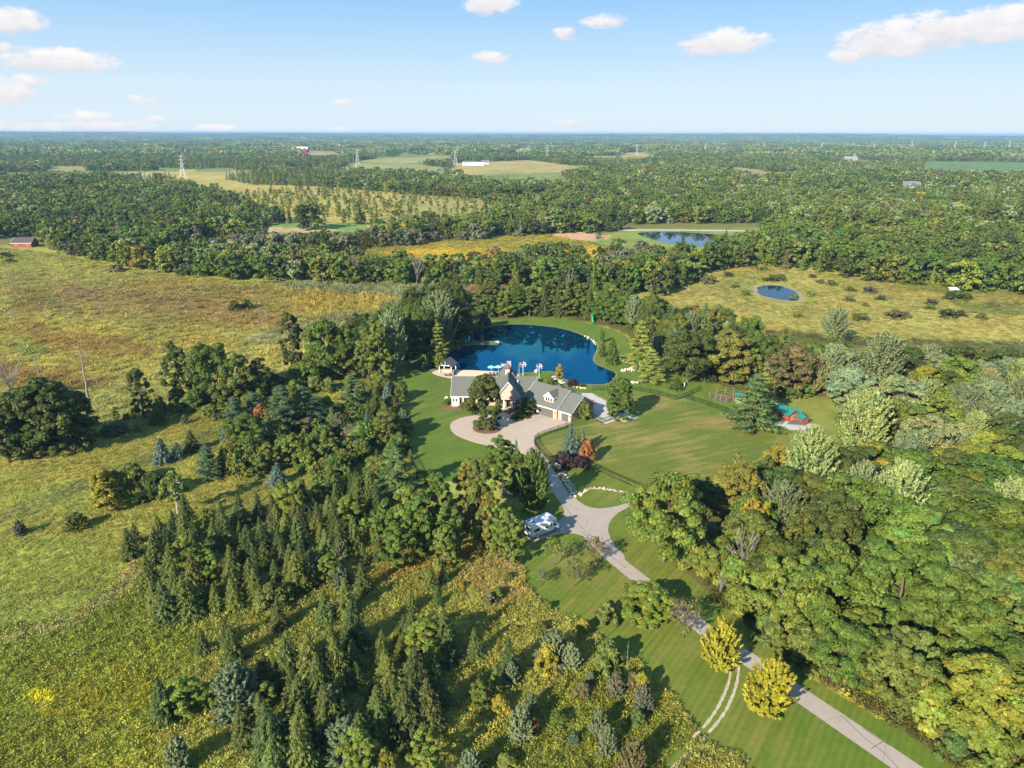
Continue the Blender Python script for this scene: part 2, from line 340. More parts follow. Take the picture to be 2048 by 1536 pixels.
sheet('pond_bank', [(800, 730), (830, 722), (880, 712), (915, 690), (930, 664), (950, 648), (1000, 640), (1060, 634), (1130, 636), (1190, 650), (1240, 664), (1275, 690), (1290, 712), (1330, 745), (1400, 762), (1460, 780), (1490, 800), (1530, 842), (1470, 828), (1372, 797), (1350, 796), (1260, 778), (1190, 800), (1180, 778), (1100, 762), (950, 758), (880, 748)], .016, LM_pond, 1)
sheet('gate_lawn', [(1112, 930), (1170, 928), (1285, 976), (1282, 1000), (1250, 1012), (1200, 1022), (1150, 1010), (1120, 970)], .022, LM_road, 1)
sheet('roadside_lawn', [(1048, 1030), (1075, 1000), (1110, 990), (1180, 1040), (1215, 1035), (1270, 1005), (1300, 1010), (1330, 1110), (1380, 1150), (1430, 1200), (1560, 1315), (1690, 1400), (1840, 1480), (1990, 1600), (1560, 1600), (1470, 1508), (1400, 1478), (1330, 1545), (1290, 1580), (1330, 1520), (1392, 1462), (1375, 1440), (1330, 1385), (1290, 1345), (1270, 1318), (1225, 1296), (1180, 1258), (1110, 1222), (1068, 1195), (1050, 1165), (1044, 1130), (1040, 1080)], .02, LM_road, 1)
sheet('meadow_edge_verge', [(1040, 1010), (1080, 990), (1112, 985), (1110, 1010), (1128, 1030), (1120, 1046), (1060, 1075), (1040, 1085)], .023, LM_road, 1)
def pave_mat(name, c, scale=.5, var=.16, joint=0.0, ang=0.0):
    mt, n = material(name); co = n.n('ShaderNodeTexCoord').outputs[3]
    f = n.m('ADD', n.m('MULTIPLY', n.noise(co, scale, 5, .65), 2 * var), 1 - var - .05)
    f = n.m('MULTIPLY', f, n.m('ADD', .9, n.m('MULTIPLY', n.noise(co, 9, 3, .7), .2)))
    if joint:
        rot = n.n('ShaderNodeMapping', {'Vector': co, 'Rotation': (0, 0, math.radians(ang))})
        bt = n.n('ShaderNodeTexBrick', {'Vector': rot, 'Color1': (1, 1, 1, 1), 'Color2': (.96, .96, .96, 1), 'Mortar': (.72, .7, .68, 1), 'Scale': 1.0, 'Mortar Size': .03, 'Brick Width': joint, 'Row Height': joint}, offset=0.0)
        f = n.m('MULTIPLY', f, bt.outputs[0])
    else:
        vo = n.n('ShaderNodeTexVoronoi', {'Vector': n.n('ShaderNodeMixRGB', {0: .25, 1: co, 2: n.n('ShaderNodeTexNoise', {'Vector': co, 'Scale': .8}).outputs[1]}).outputs[0], 'Scale': .16, 'Randomness': 1}, feature='DISTANCE_TO_EDGE').outputs[0]
        f = n.m('MULTIPLY', f, n.m('ADD', .78, n.m('MULTIPLY', n.ramp(vo, .001, .010), .22)))
    col = n.mix(1.0, c, n.n('ShaderNodeCombineColor', {0: f, 1: f, 2: f}), 'MULTIPLY')
    out(n, n.n('ShaderNodeBsdfPrincipled', {'Base Color': col, 'Roughness': .85, 'Specular IOR Level': .2})); return mt
ASPHALT = pave_mat('worn_asphalt', (.34, .285, .24)); CONC = pave_mat('drive_concrete', (.42, .335, .26), .25, .1, 3.6, 40); SLAB = pave_mat('pale_concrete', (.44, .40, .355), .4, .1, 3.0, 38)
def slab(name, pts, z0, z1, mt, it=1, kind='structure'):
    P = gp(pts, 0, it); b = MB().flat(P, z1); n = len(P); i = len(b.v)
    b.v += [Vector((p.x, p.y, z1)) for p in P] + [Vector((p.x, p.y, z0)) for p in P]
    for k in range(n): j = (k + 1) % n; b.f.append((i + k, i + j, i + n + j, i + n + k))
    return tag(b.build(name, mt), kind=kind)
DRIVE = [(1072, 905), (1092, 935), (1112, 968), (1136, 1010), (1160, 1045), (1195, 1088), (1240, 1127), (1300, 1175), (1360, 1222), (1420, 1268), (1500, 1320), (1600, 1390), (1700, 1458), (1800, 1526), (1920, 1610)]
tag(strip_mb(DRIVE, (2.6, 3.15), .034).build('driveway', ASPHALT), kind='structure')
sheet('drive_junction', [(1116, 985), (1126, 1010), (1130, 1030), (1112, 1048), (1060, 1068), (1056, 1080), (1066, 1084), (1120, 1066), (1160, 1068), (1200, 1090), (1238, 1118), (1255, 1118), (1222, 1082), (1214, 1055), (1228, 1030), (1262, 1012), (1262, 1004), (1225, 1015), (1190, 1018), (1162, 1008), (1140, 985)], .030, ASPHALT, 1)
slab('drive_court', [(899, 852), (905, 843), (925, 835), (955, 830), (985, 825), (1012, 826), (1040, 835), (1060, 828), (1073, 820), (1078, 822), (1106, 834), (1116, 836), (1140, 842), (1142, 848), (1090, 864), (1074, 871), (1067, 880), (1070, 893), (1082, 914), (1066, 922), (1045, 905), (1005, 897), (960, 888), (925, 877), (905, 866)], 0, .09, CONC, 1)
sheet('drive_apron', [(1048, 902), (1072, 890), (1084, 912), (1100, 938), (1086, 946), (1062, 918)], .094, pave_mat('apron_pavers', (.29, .225, .19), .6, .12), 1)
slab('side_court', [(1150, 787), (1184, 786.5), (1196, 794), (1220, 806), (1262, 828), (1277, 835), (1248, 845), (1240, 840), (1212, 848), (1184, 834), (1168, 826), (1158, 808)], 0, .08, SLAB, 0)
for px_, py_ in ((1145, 992),): pass
TW = plain('rut_gravel', (.40, .34, .235), .95, .5, 1.6)
for off in ([(1478, 1325), (1477, 1345), (1472, 1375), (1458, 1410), (1440, 1440), (1415, 1468), (1385, 1500), (1350, 1530), (1310, 1570)], [(1461, 1325), (1461, 1345), (1457, 1368), (1446, 1395), (1430, 1425), (1412, 1450), (1386, 1475)]):
    P = [G(*p) for p in smooth_poly(off, 2, False)]; b = MB(); rr = random.Random(3)
    for a, c in zip(P, P[1:]):
        d = (c - a); n_ = Vector((-d.y, d.x, 0)).normalized(); k = max(1, int(d.length / .3))
        for q in range(k):
            w0 = w1 if (b.f and q + 0 >= 0) else .2; w1 = rr.uniform(.13, .23); j = rr.uniform(-.05, .05)
            if rr.random() < .04: continue
            p, p2 = a + d * (q / k), a + d * ((q + 1.04) / k); b.flat([p - n_ * w0, p2 - n_ * w1 + n_ * j, p2 + n_ * w1 + n_ * j, p + n_ * w0], .026)
    tag(b.build('wheel_track', TW), kind='structure')
TAR = plain('tar_seam', (.05, .045, .04), .8)
for pts in ([(1681, 1430), (1705, 1452), (1735, 1482), (1762, 1500), (1800, 1540)], [(1725, 1456), (1745, 1470), (1780, 1492)], [(1742, 1498), (1755, 1490), (1766, 1483)], [(1160, 1062), (1200, 1092), (1250, 1136)], [(1120, 1000), (1150, 1042), (1190, 1080)]):
    tag(strip_mb(pts, .07, .039).build('tar_seam', TAR), kind='structure')
def water_mat(name, c, bump, ior=1.45, st=(1, 1, 1)):
    mt, n = material(name); co = n.n('ShaderNodeTexCoord').outputs[3]
    bp = n.n('ShaderNodeBump', {'Strength': bump, 'Distance': .05, 'Height': n.noise(co, .9, 3)})
    out(n, n.n('ShaderNodeBsdfPrincipled', {'Base Color': (*c, 1), 'Roughness': .04, 'IOR': ior, 'Specular Tint': (*st, 1), 'Normal': bp})); return mt
POND = [(833, 731), (850, 738.5), (882, 738), (905, 738.5), (930, 740), (960, 741.5), (1000, 742.5), (1030, 748), (1062, 744), (1100, 742), (1108, 744), (1118, 752), (1128, 758), (1150, 766), (1180, 769), (1214, 769), (1228, 758), (1233, 746), (1215, 739), (1192, 729), (1185, 720), (1187, 711), (1194, 700), (1193, 686), (1165, 670), (1125, 657), (1075, 650.5), (1030, 648.5), (985, 652), (955, 658), (940, 665), (932, 674), (925, 684), (960, 681), (992, 682.5), (1000, 685), (994, 689), (960, 690), (925, 692), (905, 700), (893, 712), (875, 722), (848, 726)]
def dyed_water():
    mt, n = material('pond_water'); co = n.n('ShaderNodeTexCoord').outputs[3]
    bp = n.n('ShaderNodeBump', {'Strength': .012, 'Distance': .05, 'Height': n.noise(co, .9, 3)}).outputs[0]
    fr = n.n('ShaderNodeFresnel', {'IOR': 1.75, 'Normal': bp}); dif = n.n('ShaderNodeBsdfDiffuse', {0: (.0004, .021, .052, 1)}); gl = n.n('ShaderNodeBsdfGlossy', {0: (.10, .70, 1.0, 1), 'Roughness': .03, 'Normal': bp})
    out(n, n.n('ShaderNodeMixShader', {0: fr, 1: dif, 2: gl})); return mt
BLUE = dyed_water()
def rim(name, poly, wd, z, mt, seed):
    P = [G(*p) for p in smooth_poly(poly, 2)]; rr = random.Random(seed); n_ = len(P); b = MB(); I, O = [], []
    for i in range(n_):
        t = (P[(i + 1) % n_] - P[i - 1]).normalized(); q = Vector((t.y, -t.x, 0)) * rr.uniform(.3, 1) * wd; O.append(P[i] + q); I.append(P[i] - q * .8)
    for i in range(n_): j = (i + 1) % n_; b.poly([Vector((p.x, p.y, z)) for p in (I[i], I[j], O[j], O[i])])
    tag(b.build(name, mt), kind='structure')
MUD = plain('shore_mud', (.20, .165, .10), .9, .4, 1.2)
rim('pond_shore', POND, .75, .029, MUD, 1); rim('small_pond_shore', [(1507, 575), (1525, 570), (1560, 570), (1590, 580), (1606, 594), (1602, 602), (1570, 602), (1535, 596), (1512, 588)], 1.5, .046, plain('dry_reed_bank', (.27, .20, .12), .95, .5, .5), 2)
sheet('pond', POND, .032, BLUE, 1)
sheet('far_pond', [(1268, 466), (1300, 464), (1360, 464), (1420, 468), (1470, 474), (1482, 480), (1455, 491), (1400, 494), (1340, 488), (1300, 478)], .04, water_mat('lake_water', (.01, .03, .06), .02, 1.5), 2)
sheet('small_pond', [(1507, 575), (1525, 570), (1560, 570), (1590, 580), (1606, 594), (1602, 602), (1570, 602), (1535, 596), (1512, 588)], .04, water_mat('dark_pond_water', (.002, .012, .035), .02, 1.36), 2)
SAND = plain('beach_sand', (.56, .44, .31), .95, .14, .7)
sheet('beach', [(863, 746), (868, 742), (884, 739), (905, 739.5), (918, 742), (935, 739.8), (977, 742.5), (1003, 743.5), (1034, 747), (1040, 756), (1000, 760), (906, 757.5), (888, 754.5), (872, 750.5)], .036, SAND, 1)
sheet('pavilion_patio', [(864, 746.5), (870, 743), (890, 741), (914, 742), (918, 750), (905, 755), (888, 753.5), (872, 750)], .040, plain('patio_stone', (.45, .36, .32), .9, .2, 1.5), 1)
MULCH = plain('bark_mulch', (.16, .085, .05), .95, .35, 2.5)
ring = [(975 + 29 * math.cos(t) - 1, 857.5 + 11 * math.sin(t)) for t in np.linspace(0, 2 * math.pi, 24)[:-1]]
slab('mulch_island', ring, 0, .17, MULCH, 0)
sheet('mulch_bed', [(885, 813), (890, 808), (903, 810), (960, 812), (958, 818), (925, 821), (905, 822), (890, 819)], .045, MULCH, 1)
sheet('entry_bed', [(1012, 824), (1022, 815), (1070, 814), (1072, 822), (1050, 834), (1034, 836), (1018, 832)], .13, MULCH, 1)
sheet('gate_bed', [(1108, 935), (1122, 922), (1170, 908), (1190, 912), (1180, 925), (1150, 930), (1135, 945), (1120, 955)], .03, MULCH, 1)
PATHM = plain('gravel', (.52, .45, .36), .95, .15, 1)
for pts, wd in (([(412, 476), (418, 485), (435, 492), (470, 497), (488, 499)], 6), ([(735, 563), (760, 565), (795, 568), (828, 570)], 3), ([(1230, 461), (1300, 459.5), (1500, 462)], 5)):
    tag(strip_mb(pts, wd, .05).build('gravel_lane', PATHM), kind='structure')
# ------------------------------------------------------------------ house
SHINGLE = plain('green_grey_shingles', (.108, .110, .094), .85, .25, 3.5); SHINGLE2 = plain('charcoal_shingles', (.10, .105, .11), .85, .2, 3.5)
def brick_mat(name, c1, c2, mo):
    mt, n = material(name); co = n.n('ShaderNodeTexCoord').outputs[3]
    s_ = n.n('ShaderNodeSeparateXYZ', {0: co}); cv = n.n('ShaderNodeCombineXYZ', {0: n.m('ADD', s_.outputs[0], s_.outputs[1]), 1: s_.outputs[2], 2: 0.0})
    b = n.n('ShaderNodeTexBrick', {'Vector': cv, 'Color1': (*c1, 1), 'Color2': (*c2, 1), 'Mortar': (*mo, 1), 'Scale': 1, 'Mortar Size': .012, 'Brick Width': .24, 'Row Height': .08})
    out(n, n.n('ShaderNodeBsdfPrincipled', {'Base Color': b.outputs[0], 'Roughness': .9, 'Specular IOR Level': .15, 'Normal': n.n('ShaderNodeBump', {'Strength': .4, 'Distance': .01, 'Height': b.outputs[1]})})); return mt
BRICK = brick_mat('tan_brick', (.46, .26, .165), (.38, .20, .125), (.45, .38, .32)); PALE_BRICK = brick_mat('pale_brick', (.60, .47, .40), (.52, .38, .32), (.55, .5, .45))
SIDING = plain('cream_siding', (.56, .48, .40), .7, .06, 1); TAUPE = plain('taupe_siding', (.43, .345, .285), .75, .06, 1); WHITE = plain('white_paint', (.70, .68, .645), .5, .05, 1)
GLASS = plain('window_glass', (.015, .018, .022), .06, .05, 1, 0, .8); DOORGREY = plain('garage_door_paint', (.10, .095, .095), .55, .06, 1); DARKMETAL = plain('black_metal', (.018, .018, .02), .45, .1, 2, .3)
house = thing('house', Vector((0, 182, 0)), 'large brick and siding house with grey green gabled roofs beside the blue pond', 'house', lm='the house')
class Fr:        # local frame
    def __init__(s, o, ang): s.o = Vector(o); s.u = Vector((math.cos(ang), math.sin(ang), 0)); s.w = Vector((-math.sin(ang), math.cos(ang), 0))
    def __call__(s, u, v, z): return s.o + s.u * u + s.w * v + Vector((0, 0, z))
    def box(s, b, u0, u1, v0, v1, z0, z1): return b.box(s(u0, v0, z0), s.u * (u1 - u0), s.w * (v1 - v0), (0, 0, z1 - z0))
def window(fr, parent, u, v, z, wd, ht, dirv=-1, axis='u', frame=WHITE, mull=0):
    """window lying in a wall: axis u -> wall runs along u and faces dirv*v; axis w -> wall runs along v and faces dirv*u"""
    A = fr.u if axis == 'u' else fr.w; N = (fr.w if axis == 'u' else fr.u) * dirv; o = fr(u, v, z)
    b = MB(); t = .09
    def piece(a0, a1, z0, z1, d0, d1): b.box(o + A * a0 + Vector((0, 0, z0)) + N * d0, A * (a1 - a0), N * (d1 - d0), (0, 0, z1 - z0))
    h = wd / 2
    piece(-h - t, -h, -t, ht + t, -.05, .07); piece(h, h + t, -t, ht + t, -.05, .07); piece(-h, h, ht, ht + t, -.05, .07); piece(-h, h, -t, 0, -.05, .09)
    for k in range(mull): x = -h + wd * (k + 1) / (mull + 1); piece(x - .025, x + .025, 0, ht, -.03, .05)
    wo = b.build('window', frame, parent)
    p = MB(); p.box(o + A * -h + N * .012, A * wd, N * .02, (0, 0, ht)); p.build('pane', GLASS, wo)
def gable_roof(fr, parent, u0, u1, v0, v1, eave, ridge, mt, ov=.4, ends=(.3, .3), name='roof', th=.2, along='u', trim=None):
    """two sloping slabs whose ridge runs along u (or v)"""
    q = (lambda a, c, z: fr(a, c, z)) if along == 'u' else (lambda a, c, z: fr(c, a, z))
    vm = (v0 + v1) / 2; sl = (ridge - eave) / (vm - v0); zl = eave - sl * ov
    b = MB()
    for (va, za, vb, zb) in ((v0 - ov, zl, vm, ridge), (v1 + ov, zl, vm, ridge)):
        b.prism([q(u0 - ends[0], va, za + .02), q(u1 + ends[1], va, za + .02), q(u1 + ends[1], vb, zb + .02), q(u0 - ends[0], vb, zb + .02)], (0, 0, th))
    r = b.build(name, mt, parent)
    t = MB()
    for e, s_ in ((u0 - ends[0], -1), (u1 + ends[1], 1)):
        for (va, za, vb, zb) in ((v0 - ov, zl, vm, ridge), (v1 + ov, zl, vm, ridge)):
            p = [q(e, va, za - .04), q(e, vb, zb - .04), q(e, vb, zb + th + .05), q(e, va, za + th + .05)]
            t.prism(p, (q(1, 0, 0) - q(0, 0, 0)) * (s_ * .05))
    for va in (v0 - ov, v1 + ov): t.prism([q(u0 - ends[0], va, zl - .12), q(u1 + ends[1], va, zl - .12), q(u1 + ends[1], va, zl + .14), q(u0 - ends[0], va, zl + .14)], (q(0, 1, 0) - q(0, 0, 0)) * (.06 if va > vm else -.06))
    t.build('fascia', trim or WHITE, r); return r
def gable_walls(fr, parent, u0, u1, v0, v1, eave, ridge, mt, name='wall', along='u', z0=0, gm=None):
    q = (lambda a, c, z: fr(a, c, z)) if along == 'u' else (lambda a, c, z: fr(c, a, z)); vm = (v0 + v1) / 2
    b = MB(); b.prism([q(u0, v0, z0), q(u0, v1, z0), q(u0, v1, eave), q(u0, v0, eave)], q(u1, 0, 0) - q(u0, 0, 0)); wl = b.build(name, mt, parent)
    g = MB(); g.prism([q(u0, v0 + .02, eave), q(u0, v1 - .02, eave), q(u0, vm, ridge - .02)], q(u1, 0, 0) - q(u0, 0, 0)); g.build('gable', gm or mt, parent); return wl
M0 = Fr((0, 180, 0), 0)
gable_walls(M0, house, -16.3, 6.6, .4, 11.2, 2.9, 6.35, BRICK, gm=TAUPE)
gable_roof(M0, house, -16.3, 6.6, .4, 11.2, 2.9, 6.35, SHINGLE)
# bay at the left end
b = MB(); M0.box(b, -16.35, -14.2, -.35, .35, 0, 2.75); b.build('bay', SIDING, house)
for u in (-15.75, -15.0): window(M0, house, u, -.35, 1.45, .42, .8)
window(M0, house, -12.4, .4, 1.1, 1.3, 1.2, mull=1); window(M0, house, -8, .4, 1.1, 1.6, 1.2, mull=2)
# entrance gable
EG = Fr((-1.0, 177.6, 0), 0)
gable_walls(EG, house, .1, 6, -3.5, 3.5, 3.1, 7.7, TAUPE, along='v', z0=2.7); gable_roof(EG, house, 0, 8.9, -3.5, 3.5, 3.1, 7.7, SHINGLE, .25, (.25, 0), along='v')
b = MB(); EG.box(b, -3.4, 3.4, 1.8, 3.0, 0, 2.7); b.build('entrance_wall', BRICK, house)
for u in (-3.3, -1.2, 1.2, 3.3): b = MB(); EG.box(b, u - .15, u + .15, .15, .45, 0, 2.7); EG.box(b, u - .24, u + .24, .06, .54, 0, .5); b.build('porch_column', WHITE, house)
b = MB(); EG.box(b, -.55, .55, 1.72, 1.8, .05, 2.25); d = b.build('front_door', plain('dark_wood_door', (.05, .03, .02), .5), house)
b = MB(); EG.box(b, .38, .46, 1.66, 1.72, 1.0, 1.2); b.build('handle', DARKMETAL, d)
for u in (-2.2, -1.6, 1.5, 2.1, 2.7): window(EG, house, u, 1.8, .5, .42, 1.7)
b = MB(); EG.box(b, -3.6, 3.6, -.1, 1.8, 0, .12); b.build('porch_floor', SLAB, house)
# tall hip roof with chimney behind the gable
cx, cyy = -1.35, 188.3; b = MB(); hw = 2.75; ap = Vector((cx, cyy, 9.75)); base = [Vector((cx + a * hw, cyy + c * hw, 5.6)) for a, c in ((-1, -1), (1, -1), (1, 1), (-1, 1))]
b.f += [(0, 1, 4), (1, 2, 4), (2, 3, 4), (3, 0, 4), (3, 2, 1, 0)]; b.v += base + [ap]; b.build('hip_roof', SHINGLE, house)
b = MB(); b.cbox((-1.25, 186.35, 7.0), 1.15, .9, 3.2); ch = b.build('chimney', PALE_BRICK, house)
b = MB(); b.cbox((-1.25, 186.35, 8.66), 1.35, 1.1, .12); b.build('chimney_cap', plain('rust_cap', (.22, .09, .05), .7), ch)
b = MB(); b.tube((1.6, 183.6, 4.9), (1.6, 183.6, 6.0), .16, n=8).tube((1.6, 183.6, 6.0), (1.6, 183.6, 6.15), .24, n=8); b.build('roof_vent', WHITE, house)
# garage wing
GW = Fr((15.1, 168.1, 0), math.radians(-40.0))
gable_walls(GW, house, -12.4, -4.1, -.6, 10.4, 2.95, 6.5, BRICK, gm=TAUPE); gable_roof(GW, house, -12.4, -4.1, -.6, 10.4, 2.95, 6.5, SHINGLE, .4, (3.2, .25))
gable_walls(GW, house, -4.1, 0, .0, 10.2, 2.7, 5.85, BRICK, gm=TAUPE); gable_roof(GW, house, -3.8, 0, .0, 10.2, 2.7, 5.85, SHINGLE, .4, (0, .35))
def garage_door(u0, u1, v, h):
    b = MB(); GW.box(b, u0 - .14, u0, v - .05, v, 0.09, h + .14); GW.box(b, u1, u1 + .14, v - .05, v, 0.09, h + .14); GW.box(b, u0, u1, v - .05, v, h, h + .14); fr_ = b.build('door_frame', WHITE, house)
    n_ = 4
    for k in range(n_):
        b = MB(); GW.box(b, u0, u1, v - .035, v + .02, .1 + (h - .1) * k / n_ + .012, .1 + (h - .1) * (k + 1) / n_ - .012); b.build('garage_door', DOORGREY, house) if k == -1 else b.build('door_panel', DOORGREY, fr_)
garage_door(-10.1, -5.2, -.6, 2.4); garage_door(-3.1, -.7, 0, 2.3)
b = MB(); GW.box(b, -11.6, -10.75, -.66, -.6, .1, 2.2); b.build('side_door', DARKMETAL, house)
for u, v in ((-4.65, -.66), (-.32, -.06), (-10.5, -.66)): b = MB(); GW.box(b, u - .09, u + .09, v - .1, v, 1.6, 1.95); b.build('wall_lamp', DARKMETAL, house)
# dormer
DU = -7.6
b = MB(); GW.box(b, DU - 1.45, DU + 1.45, .55, 4.4, 3.2, 5.15); b.build('dormer_wall', SIDING, house)
b = MB(); b.prism([GW(DU - 1.45, .55, 5.15), GW(DU + 1.45, .55, 5.15), GW(DU, .55, 6.42)], GW.w * 3); b.build('dormer_gable', SIDING, house)
gable_roof(GW, house, .5, 4.6, DU - 1.45, DU + 1.45, 5.15, 6.42, SHINGLE, .22, (.2, 0), 'dormer_roof', .12, along='v')
for k in (-1, 0, 1): window(GW, house, DU + k * .78, .55, 4.0, .5, .95)
for k in (-1, 0, 1): window(GW, house, 0, 5.1 + k * .85, 3.45, .5, 1.05, 1, 'w')
window(GW, house, 0, 5.6, 1.0, .5, 1.15, 1, 'w'); window(GW, house, 0, 6.4, 1.0, .5, 1.15, 1, 'w')
b = MB(); b.prism([GW(.02, -.45, 2.5), GW(.02, 10.6, 2.5), GW(.02, 10.6, 2.85), GW(.02, -.45, 2.85)], GW.u * .55); b.build('skirt_roof', SHINGLE, house)
# low rear roofs
for (x, y, h_, s_) in ((1118, 776, 3.4, 2.3), (1132, 781, 3.2, 2.2)):
    c_ = G(x, y, 3.0); b = MB(); b.v += [Vector((c_.x + a * s_, c_.y + c * s_, 2.4)) for a, c in ((-1, -1), (1, -1), (1, 1), (-1, 1))] + [Vector((c_.x, c_.y, h_ + .7))]; b.f += [(0, 1, 4), (1, 2, 4), (2, 3, 4), (3, 0, 4), (3, 2, 1, 0)]; b.build('rear_porch_roof', SHINGLE2, house)
    for a, c in ((-1, -1), (1, -1), (1, 1), (-1, 1)): MB().cbox((c_.x + a * (s_ - .2), c_.y + c * (s_ - .2), 1.2), .16, .16, 2.4).build('porch_post', WHITE, house)
# ------------------------------------------------------------------ pavilion
FLp, FRp, BRp = G(879, 745.5), G(902.5, 747.5), G(911.5, 739.8); BLp = FLp + BRp - FRp
pv = thing('pavilion', (FLp + BRp) / 2, 'open white timber pavilion with dark gable roof on the pond patio', 'pavilion', lm='the pavilion')
ua = (FRp - FLp).normalized(); va = (BLp - FLp).normalized(); wu = (FRp - FLp).length; wv = (BLp - FLp).length; zz = Vector((0, 0, 1)); eh, rh = 2.5, 4.0
for p in (FLp, FRp, BRp, BLp): MB().cbox(p + zz * (eh / 2), .24, .24, eh).build('post', WHITE, pv)
mid = FLp + ua * wu / 2; b = MB(); o_ = .55
for s_ in (0, 1):
    e = FLp + ua * (-o_ if s_ == 0 else wu + o_) - va * o_; sl = (rh - eh) / (wu / 2) * o_
    P = [e + zz * (eh - sl), e + va * (wv + 2 * o_) + zz * (eh - sl), mid + va * (wv + o_) + zz * rh, mid - va * o_ + zz * rh]; b.prism(P, (0, 0, .16))
b.build('roof', SHINGLE2, pv); b = MB()
for v_ in (0.0, wv):
    a_, c_ = FLp + va * v_ + zz * eh, FRp + va * v_ + zz * eh; r_ = mid + va * v_ + zz * (rh - .05)
    b.tube(a_, c_, .13, n=4).tube(a_, r_, .11, n=4).tube(c_, r_, .11, n=4).tube((a_ + c_) / 2, r_, .1, n=4).tube((a_ * 3 + c_) / 4, (a_ + r_) / 2, .09, n=4).tube((a_ + c_ * 3) / 4, (c_ + r_) / 2, .09, n=4)
b.tube(FLp + zz * eh, BLp + zz * eh, .12, n=4).tube(FRp + zz * eh, BRp + zz * eh, .12, n=4); b.build('truss', WHITE, pv)
WOODM = plain('warm_timber', (.42, .24, .12), .8, .2, 2)
bar = thing('outdoor_bar', G(893, 744.5), 'tan stone bar counter under the pavilion roof', 'bar'); c_ = G(893, 744.5)
MB().cbox(c_ + zz * .5, 2.4, .6, 1.0).build('counter', SAND, bar); MB().cbox(c_ + zz * 1.04, 2.7, .9, .08).build('counter_top', WOODM, bar)
for x, y, lb in ((891, 752.3, 'left tan ornamental grass clump in front of the pavilion'), (898, 752.6, 'right tan ornamental grass clump in front of the pavilion')):
    c_ = G(x, y); b = MB(); rr = random.Random(x)
    for k in range(90):
        a = rr.uniform(0, 6.28); r_ = rr.uniform(.1, .9); d = Vector((math.cos(a), math.sin(a), 0)); t_ = d.cross(zz) * .05; p = c_ + d * r_ * .25; q = c_ + d * r_ + zz * rr.uniform(.8, 1.5)
        b.poly([p - t_, p + t_, q])
    tag(b.build('ornamental_grass', plain('dry_grass', (.42, .27, .10), .9), None), lb, 'grass clump', 'ornamental grasses by the pavilion')
CUSH = plain('grey_cushion', (.22, .21, .24), .9); WICK = plain('dark_wicker', (.05, .04, .04), .8)
def chair(x, y, ang, mt, lb):
    c_ = G(x, y, .04); t = thing('patio_chair', c_, lb, 'chair', 'patio chairs'); f_ = Fr(c_, ang); b = MB(); f_.box(b, -.32, .32, -.3, .3, .3, .46); b.build('seat', mt, t)
    b = MB(); f_.box(b, -.32, .32, .3, .4, .3, .95); b.build('backrest', mt, t); 
    for a in (-1, 1):
        for c in (-1, 1): b = MB(); f_.box(b, a * .28 - .03, a * .28 + .03, c * .25 - .03, c * .25 + .03, 0, .3); b.build('leg', DARKMETAL, t)
        b = MB(); f_.box(b, a * .34 - .04, a * .34 + .04, -.3, .3, .46, .62); b.build('armrest', DARKMETAL, t)
for k, (x, y, a, lb) in enumerate([(903.5, 749.5, 2.4, 'grey patio chair nearest the pavilion front right post'), (906, 750.5, 2.9, 'grey patio chair on the outer patio edge nearest the beach'), (908.5, 748, 2.2, 'grey patio chair closest to the sand right of the pavilion'), (911, 746, 1.7, 'grey patio chair furthest right beside the pavilion'), (905.5, 746.8, 5.2, 'grey patio chair at the back of the seating circle'), (914, 744.8, 1.2, 'grey patio chair nearest the water beside the pavilion')]): chair(x, y, a, CUSH, lb)
fp = thing('fire_pit', G(907.5, 748.8), 'round dark stone fire pit among the patio chairs', 'fire pit'); MB().tube(G(907.5, 748.8), G(907.5, 748.8) + zz * .4, .5, .5, 12).build('ring_wall', plain('dark_stone', (.16, .14, .14), .9), fp)
AQUA = plain('aqua_canvas', (.25, .66, .68), .8, .05)
for x, y, lb in ((983, 746.5, 'left aqua parasol on the beach behind the house'), (997, 746, 'right aqua parasol on the beach nearest the roof')):
    c_ = G(x, y); t = thing('beach_parasol', c_, lb, 'parasol', 'aqua beach parasols'); MB().tube(c_, c_ + zz * 2.3, .04).build('pole', WHITE, t)
    b = MB(); n_ = 8; b.v += [c_ + zz * 2.55] + [c_ + Vector((1.25 * math.cos(2 * math.pi * k / n_), 1.25 * math.sin(2 * math.pi * k / n_), 2.0)) for k in range(n_)] + [c_ + zz * 2.45]
    b.f += [(0, 1 + k, 1 + (k + 1) % n_) for k in range(n_)] + [(9, 1 + (k + 1) % n_, 1 + k) for k in range(n_)]; b.build('canopy', AQUA, t)
for x, y, lb in ((980.5, 752.5, 'leftmost dark beach lounger below the aqua parasols'), (988, 752.5, 'middle dark beach lounger below the aqua parasols'), (995, 751.8, 'rightmost dark beach lounger beside the tall roof')):
    c_ = G(x, y, .04); t = thing('beach_lounger', c_, lb, 'lounger', 'beach loungers'); MB().cbox(c_ + zz * .33, .7, 1.3, .14).build('seat', WICK, t); f_ = Fr(c_, 0); b = MB(); b.box(f_(-.35, .65, .33), f_.u * .7, Vector((0, .45, .5)), Vector((0, -.1, .1))); b.build('backrest', WICK, t)
    MB().cbox(c_ + zz * .13, .62, 1.1, .26).build('frame', WHITE, t)
PINK = plain('weathered_deck', (.52, .36, .33), .85, .15, 2)
dk = thing('dock', G(1015, 729, .4), 'L shaped weathered pink timber dock on the pond behind the chimney', 'dock', lm='the dock')
def boards(A, Bv, Cv, n_):    # boards between edges
    for k in range(n_):
        MB().box(A + Bv * ((k + .06) / n_), Bv * (.88 / n_), Cv, (0, 0, .06)).build('plank', PINK, dk)
a, b2, c2 = G(1014, 736, .4), G(1022.5, 736, .4), G(1013.6, 722.5, .4); boards(a, c2 - a, b2 - a, 14)
a, b2, c2 = G(1002.2, 733, .4), G(1013.5, 733, .4), G(1002, 727.6, .4); boards(a, c2 - a, b2 - a, 6)
